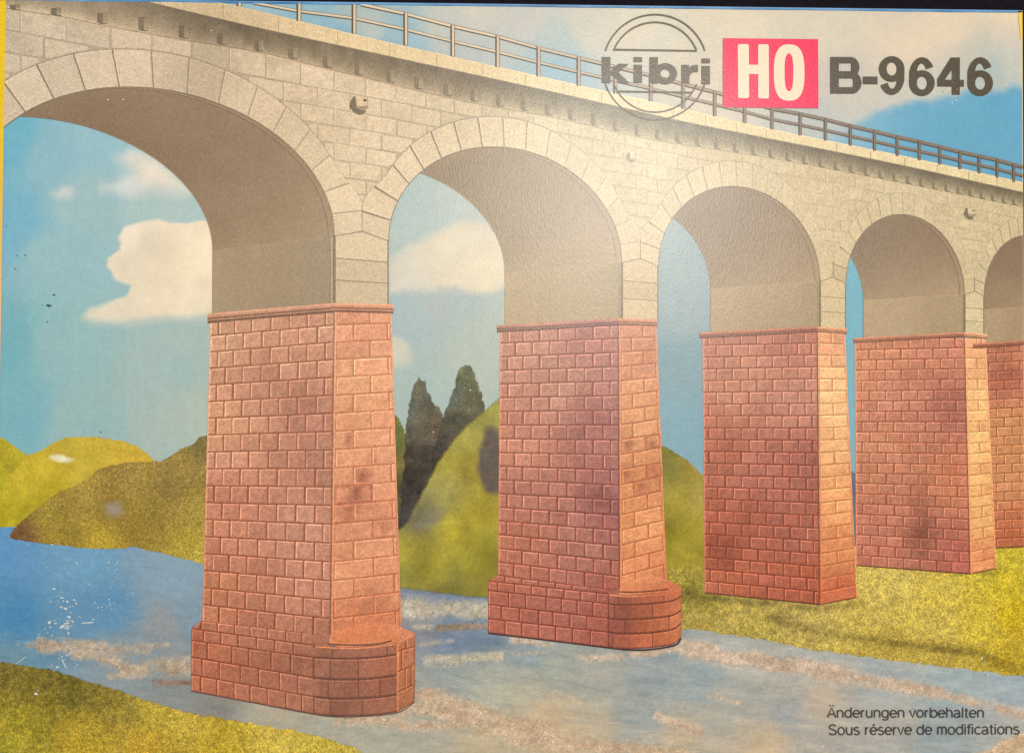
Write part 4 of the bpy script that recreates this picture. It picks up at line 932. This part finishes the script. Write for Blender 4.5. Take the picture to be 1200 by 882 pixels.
for x0, yy in ((742.3, 67.2), (821.8, 68.7)):
    i.poly([(x0, yy), (x0+10, yy+.1), (x0+10, yy+5.6), (x0, yy+5.5)], Lk, DK)
    i.poly([(x0, yy+8.8), (x0+10, yy+8.9), (x0+10, yy+30), (x0, yy+29.9)], Lk, DK)
i.poly([(761, 67.2), (770.8, 67.3), (770.8, 98), (761, 97.9)], Lk, DK)
ringstrip(i, 779.3, 86.6, 14, 12.3, 7.0, Lk+.1, DK, wx=8.6)
i.poly([(798.3, 76.2), (807.6, 76.3), (807.8, 98.4), (798.3, 98.3)], Lk, DK)
i.poly([(807, 86), (807, 80), (810.5, 77), (814.5, 76.2), (818, 76.4), (817.8, 84.8), (813, 84.6), (809.8, 86.4), (807.6, 90)], Lk+.1, DK)
i.build('emblem_lettering', M_TEXT, EMB, 'bold brown word kibri across the ring')
# magenta badge
i = Ink(); i.poly([(847, 45), (958.4, 46.2), (958.8, 127), (846.8, 125.8)], 21, (234, 40, 82))
BADGE = i.build('scale_badge', M_BADGE, BOX, 'magenta square badge reading HO')
CR = (232, 212, 178); i = Ink()
i.poly([(864.4, 53.5), (865.8, 52), (875.8, 52), (877.2, 53.5), (877.6, 113.8), (876, 115.2), (866.2, 115.2), (864.8, 114)], 22, CR)
i.poly([(888.2, 53.5), (889.5, 52.2), (899.2, 52.2), (900.6, 53.7), (900.8, 114.2), (899.4, 115.6), (889.7, 115.4), (888.4, 114)], 22, CR)
i.poly([(876, 76.2), (890, 76.3), (890, 87.1), (876, 86.9)], 22.2, CR)
def sup(cx, cy, rx, ry, n=3.0, k=64):
    return np.array([(cx+rx*abs(math.cos(t))**(2/n)*math.copysign(1, math.cos(t)), cy+ry*abs(math.sin(t))**(2/n)*math.copysign(1, math.sin(t))) for t in np.linspace(0, 2*math.pi, k+1)])
i.strip(sup(924.5, 85.3, 17.9, 32.9, 2.7), sup(924.2, 85, 5.2, 22, 2.6), 22, CR)
i.build('badge_lettering', M_CREAM, BADGE, 'cream letters H and O on the magenta badge')
# product number
i = Ink(); D2 = (86, 76, 60); Lq = 21.2
i.poly([(972.6, 67), (982.6, 67), (982.6, 109.8), (972.6, 109.8)], Lq, D2)
def bowl(x0, x1, yt, yb, w, wx, lay):
    ry = (yb-yt)/2; cyy = (yt+yb)/2; rx = ry*.86; xc = x1-rx
    o = [(x0, yt)]+arc(xc, cyy, rx, ry, 90, -90, 20)+[(x0, yb)]
    n = [(x0, yt+w)]+arc(xc, cyy, rx-wx, ry-w, 90, -90, 20)+[(x0, yb-w)]
    i.strip(np.array(o), np.array(n), lay, D2)
bowl(977, 1006.8, 67, 91, 7.3, 9.6, Lq+.1); bowl(977, 1009.3, 84.6, 109.8, 7.4, 10, Lq+.2)
i.poly([(1010.8, 89.8), (1028, 90), (1028, 98.8), (1010.8, 98.6)], Lq, D2)
def nine(cx, cyb, flip):                                    # flip rotates it into a six
    cen = (cx, 89)
    def tr(P): return [(2*cen[0]-x, 2*cen[1]+.6-y) if flip else (x, y) for x, y in P]
    o = tr(arc(cx, 81, 15, 15, 0, 360, 44)); n = tr(arc(cx, 81, 6.0, 7.7, 0, 360, 44))
    i.strip(np.array(o), np.array(n), Lq, D2)
    tail = [(cx+10.4, 80), (cx+10.2, 90)]+arc(cx+.2, 91.5, 10.2, 16.2, -5, -154, 22)
    wd = [9.2, 9.2]+[9.0-1.9*math.sin(math.pi*k/22) for k in range(23)]
    i.line(tr(tail), wd, Lq+.2, D2)
nine(1044.6, 0, False); nine(1080, 0, True); nine(1148.2, 0, True)
i.poly([(1115, 67.6), (1124.4, 67.6), (1124.4, 111), (1115, 111)], Lq, D2)
i.poly([(1098, 93.6), (1129.2, 93.8), (1129.2, 101.6), (1098, 101.4)], Lq+.1, D2)
i.poly([(1113.6, 67.6), (1117, 67.6), (1117, 79), (1106.4, 94.4), (1098, 94.4), (1098, 92.6)], Lq+.2, D2)
i.build('product_number', M_TEXT, BOX, 'large dark brown product number B-9646 at the top right')
# small notice, drawn stroke by stroke
def A_(cx, cy, rx, ry, a0, a1, n=10): return [(cx+rx*math.cos(math.radians(a0+(a1-a0)*k/n)), cy+ry*math.sin(math.radians(a0+(a1-a0)*k/n))) for k in range(n+1)]
XH = .74
o_ = [A_(.31, .37, .25, .345, 0, 360, 20)]
arch = [(.09, 0), (.09, XH)], A_(.30, .47, .21, .245, 180, 0)+[(.51, 0)]
GL = {
 'A': ([[(.0, 0), (.33, 1), (.66, 0)], [(.12, .33), (.54, .33)]], .70),
 'n': (list(arch), .62), 'h': ([[(.09, 0), (.09, 1)], arch[1]], .62),
 'u': ([[(.51, XH), (.51, 0)], [(.09, XH)]+A_(.30, .27, .21, .245, 180, 360)], .62),
 'r': ([[(.09, 0), (.09, XH)], A_(.33, .42, .24, .28, 180, 95, 6)], .40),
 'm': ([[(.09, 0), (.09, XH)], A_(.255, .50, .165, .215, 180, 0)+[(.42, 0)], A_(.585, .50, .165, .215, 180, 0)+[(.75, 0)]], .86),
 'o': (o_, .64), 'd': (o_+[[(.54, 0), (.54, 1)]], .65), 'b': ([A_(.35, .37, .25, .345, 0, 360, 20), [(.09, 0), (.09, 1)]], .66),
 'g': (o_+[[(.54, XH), (.54, -.05)]+A_(.31, -.04, .23, .2, 0, -150)], .65),
 'e': ([[(.07, .38), (.55, .38)]+A_(.31, .37, .25, .345, 2, 318, 18)], .62),
 'v': ([[(.03, XH), (.26, 0), (.49, XH)]], .54), 'a': ([A_(.27, .53, .2, .19, 160, 0)+[(.48, .1), (.54, .02)], A_(.25, .205, .19, .185, 60, 330, 14)+[(.47, .25), (.47, .4)], [(.28, .40), (.47, .44)]], .62),
 'l': ([[(.1, 0), (.1, 1)]], .24), 'i': ([[(.1, 0), (.1, XH)], [(.1, .86), (.1, 1)]], .24), 't': ([[(.15, .93), (.15, .1), (.2, .02), (.31, .02)], [(.02, .70), (.30, .70)]], .36),
 'f': ([[(.14, 0), (.14, .84), (.2, .96), (.32, .97)], [(.02, .70), (.30, .70)]], .33),
 's': ([A_(.26, .54, .19, .18, 35, 200, 10)+A_(.27, .2, .21, .18, 70, -150, 12)], .56), 'c': ([A_(.31, .37, .25, .345, 45, 315, 18)], .58),
 'S': ([A_(.34, .74, .25, .23, 25, 215, 12)+A_(.34, .25, .27, .23, 60, -160, 14)], .70), ' ': ([], .33)}
GL['Ä'] = (GL['A'][0]+[[(.2, 1.12), (.2, 1.25)], [(.46, 1.12), (.46, 1.25)]], .70)
GL['é'] = (GL['e'][0]+[[(.26, .86), (.40, 1.04)]], .62)
i = Ink(); D3 = (74, 70, 62)
def write(txt, x0, x1, yb, cap, slope, w):
    tot = sum(GL[c][1] for c in txt); k = (x1-x0)/tot; x = x0; q = 0
    for c in txt:
        for st in GL[c][0]:
            P = [(x+u*k, yb-v*cap+slope*(x-x0)) for u, v in st]; q += 1
            i.line(P, w, 21+.1*(q % 7), D3)
        x += GL[c][1]*k
write('Änderungen vorbehalten', 969.5, 1153.5, 840.2, 11.8, 0, 1.7)
write('Sous réserve de modifications', 970.5, 1195, 860.6, 12.2, -.004, 1.7)
i.build('small_print_notice', M_TEXT, BOX, 'two lines of small dark print reading Änderungen vorbehalten, Sous réserve de modifications')

# ---------------------------------------------------------------- wear on the varnish
i = Ink(); rw = random.Random(5)
def chip(x, y, r, col, ax=1.0):
    n = rw.randint(5, 8); ph = rw.random()*6
    i.poly([(x+r*ax*rw.uniform(.5, 1.2)*math.cos(ph+2*math.pi*k/n), y+r*rw.uniform(.4, 1.1)*math.sin(ph+2*math.pi*k/n)) for k in range(n)], 24+rw.random()*.8, col)
for (x, y, r, n, spr) in ((82, 732, 2.6, 16, 9), (72, 702, 2.0, 12, 10), (82, 711, 2.2, 9, 8), (124, 709, 1.5, 14, 10), (62, 732, 2.0, 8, 7), (96, 722, 1.6, 8, 9), (66, 690, 1.6, 3, 3), (135, 664, 1.8, 7, 6), (95, 668, 1.3, 8, 12), (78, 766, 1.7, 10, 12), (63, 783, 1.7, 5, 7), (44, 812, 2.0, 3, 3), (150, 700, 1.0, 8, 20), (60, 668, 1.0, 8, 10), (55, 745, 1.2, 6, 10), (110, 690, .9, 16, 30), (80, 750, 1.0, 16, 20)):
    for k in range(n):
        c = rw.uniform(.82, 1.0)
        chip(x+rw.gauss(0, spr*.6), y+rw.gauss(0, spr*.6), r*rw.uniform(.2, .85), (222*c, 226*c, 218*c), rw.uniform(.7, 2.0))
i.line([(97, 729.5), (110, 729)], 1.2, 24.9, (214, 218, 208)); i.line([(73, 772), (78, 782)], 1.2, 24.9, (206, 212, 206)); i.line([(20, 777), (31, 769)], 1.0, 24.9, (190, 196, 190))
for (x, y) in ((53, 367), (58, 372), (66, 392), (70, 408), (248, 36), (127, 117), (145, 117), (1150, 771), (1157, 790), (1155, 820), (1087, 466), (300+0, 0+500), (551, 457), (508, 506), (1115, 120), (1120, 118), (34, 638), (62, 638), (964, 874), (1025, 778)):
    chip(x, y, rw.uniform(.7, 1.4), (226, 222, 206))
for k in range(26): chip(1150+rw.gauss(0, 7), 770+rw.gauss(0, 12), rw.uniform(.3, .9), (214, 206, 170))
for k in range(14): chip(rw.uniform(1098, 1128), rw.uniform(85, 108), rw.uniform(.3, .9), (168, 156, 130))
for k in range(130): chip(rw.uniform(6, 1194), rw.uniform(16, 880), rw.uniform(.25, .6), (205, 196, 172))
WS = i.build('worn_white_specks', M_WEAR, BOX, 'white scuffs where the print has flaked off, mostly over the lake'); WS['kind'] = 'stuff'
for (x, y, r, ax) in ((30, 299, 1.0, 1.4), (18, 315, 1.0, 1.2), (64, 345.5, 1.1, 2.6), (57, 358, 1.5, 2.6), (20, 299.5, .4, 6), (56, 377, .8, 1.4), (50, 357, .6, 1), (118, 506, .9, 1.5), (100, 506, .6, 1), (8, 265, .6, 2), (28, 509, .6, 1)):
    i = Ink(); chip(x, y, r, (70, 84, 88), ax); i.build('dark_speck', M_WEAR, BOX)

# ---------------------------------------------------------------- camera, light
cam = bpy.data.cameras.new('camera'); co = bpy.data.objects.new('camera', cam); COL.objects.link(co)
cam.lens = 50; cam.sensor_width = 36; cam.clip_start = .01; cam.clip_end = 50
co.location = (-.015252, -.009735, TOP+.496084); co.rotation_euler = (.022108, -.0290188, .0040744)
S.camera = co
w = bpy.data.worlds.new('World'); S.world = w; w.use_nodes = True
bg = w.node_tree.nodes['Background']; bg.inputs[0].default_value = (1, .97, .93, 1); bg.inputs[1].default_value = .27
def lamp(name, loc, target, size, power, col=LAMP, sy=None):
    l = bpy.data.lights.new(name, 'AREA'); l.shape = 'DISK' if sy is None else 'RECTANGLE'; l.size = size
    if sy: l.size_y = sy
    l.energy = power; l.color = col
    o = bpy.data.objects.new(name, l); COL.objects.link(o); o.location = loc
    o.rotation_euler = (Vector(target)-Vector(loc)).to_track_quat('-Z', 'Y').to_euler(); return o
# ceiling lamp above and beyond the box: its mirror image falls on the second and third arches
g = to_lid([(728, 226)])[0]; cl = np.array(co.location); hz = 1.15; k = (hz)/(cl[2]-TOP)
lx, ly = g[0]+(g[0]-cl[0])*k, g[1]+(g[1]-cl[1])*k
lamp('ceiling_lamp', (lx, ly, TOP+hz), (0, 0, TOP), .22, 11.6)
S.view_settings.view_transform = 'Standard'; S.view_settings.look = 'None'
S.view_settings.exposure = 0; S.view_settings.gamma = 1
S.cycles.use_denoising = True
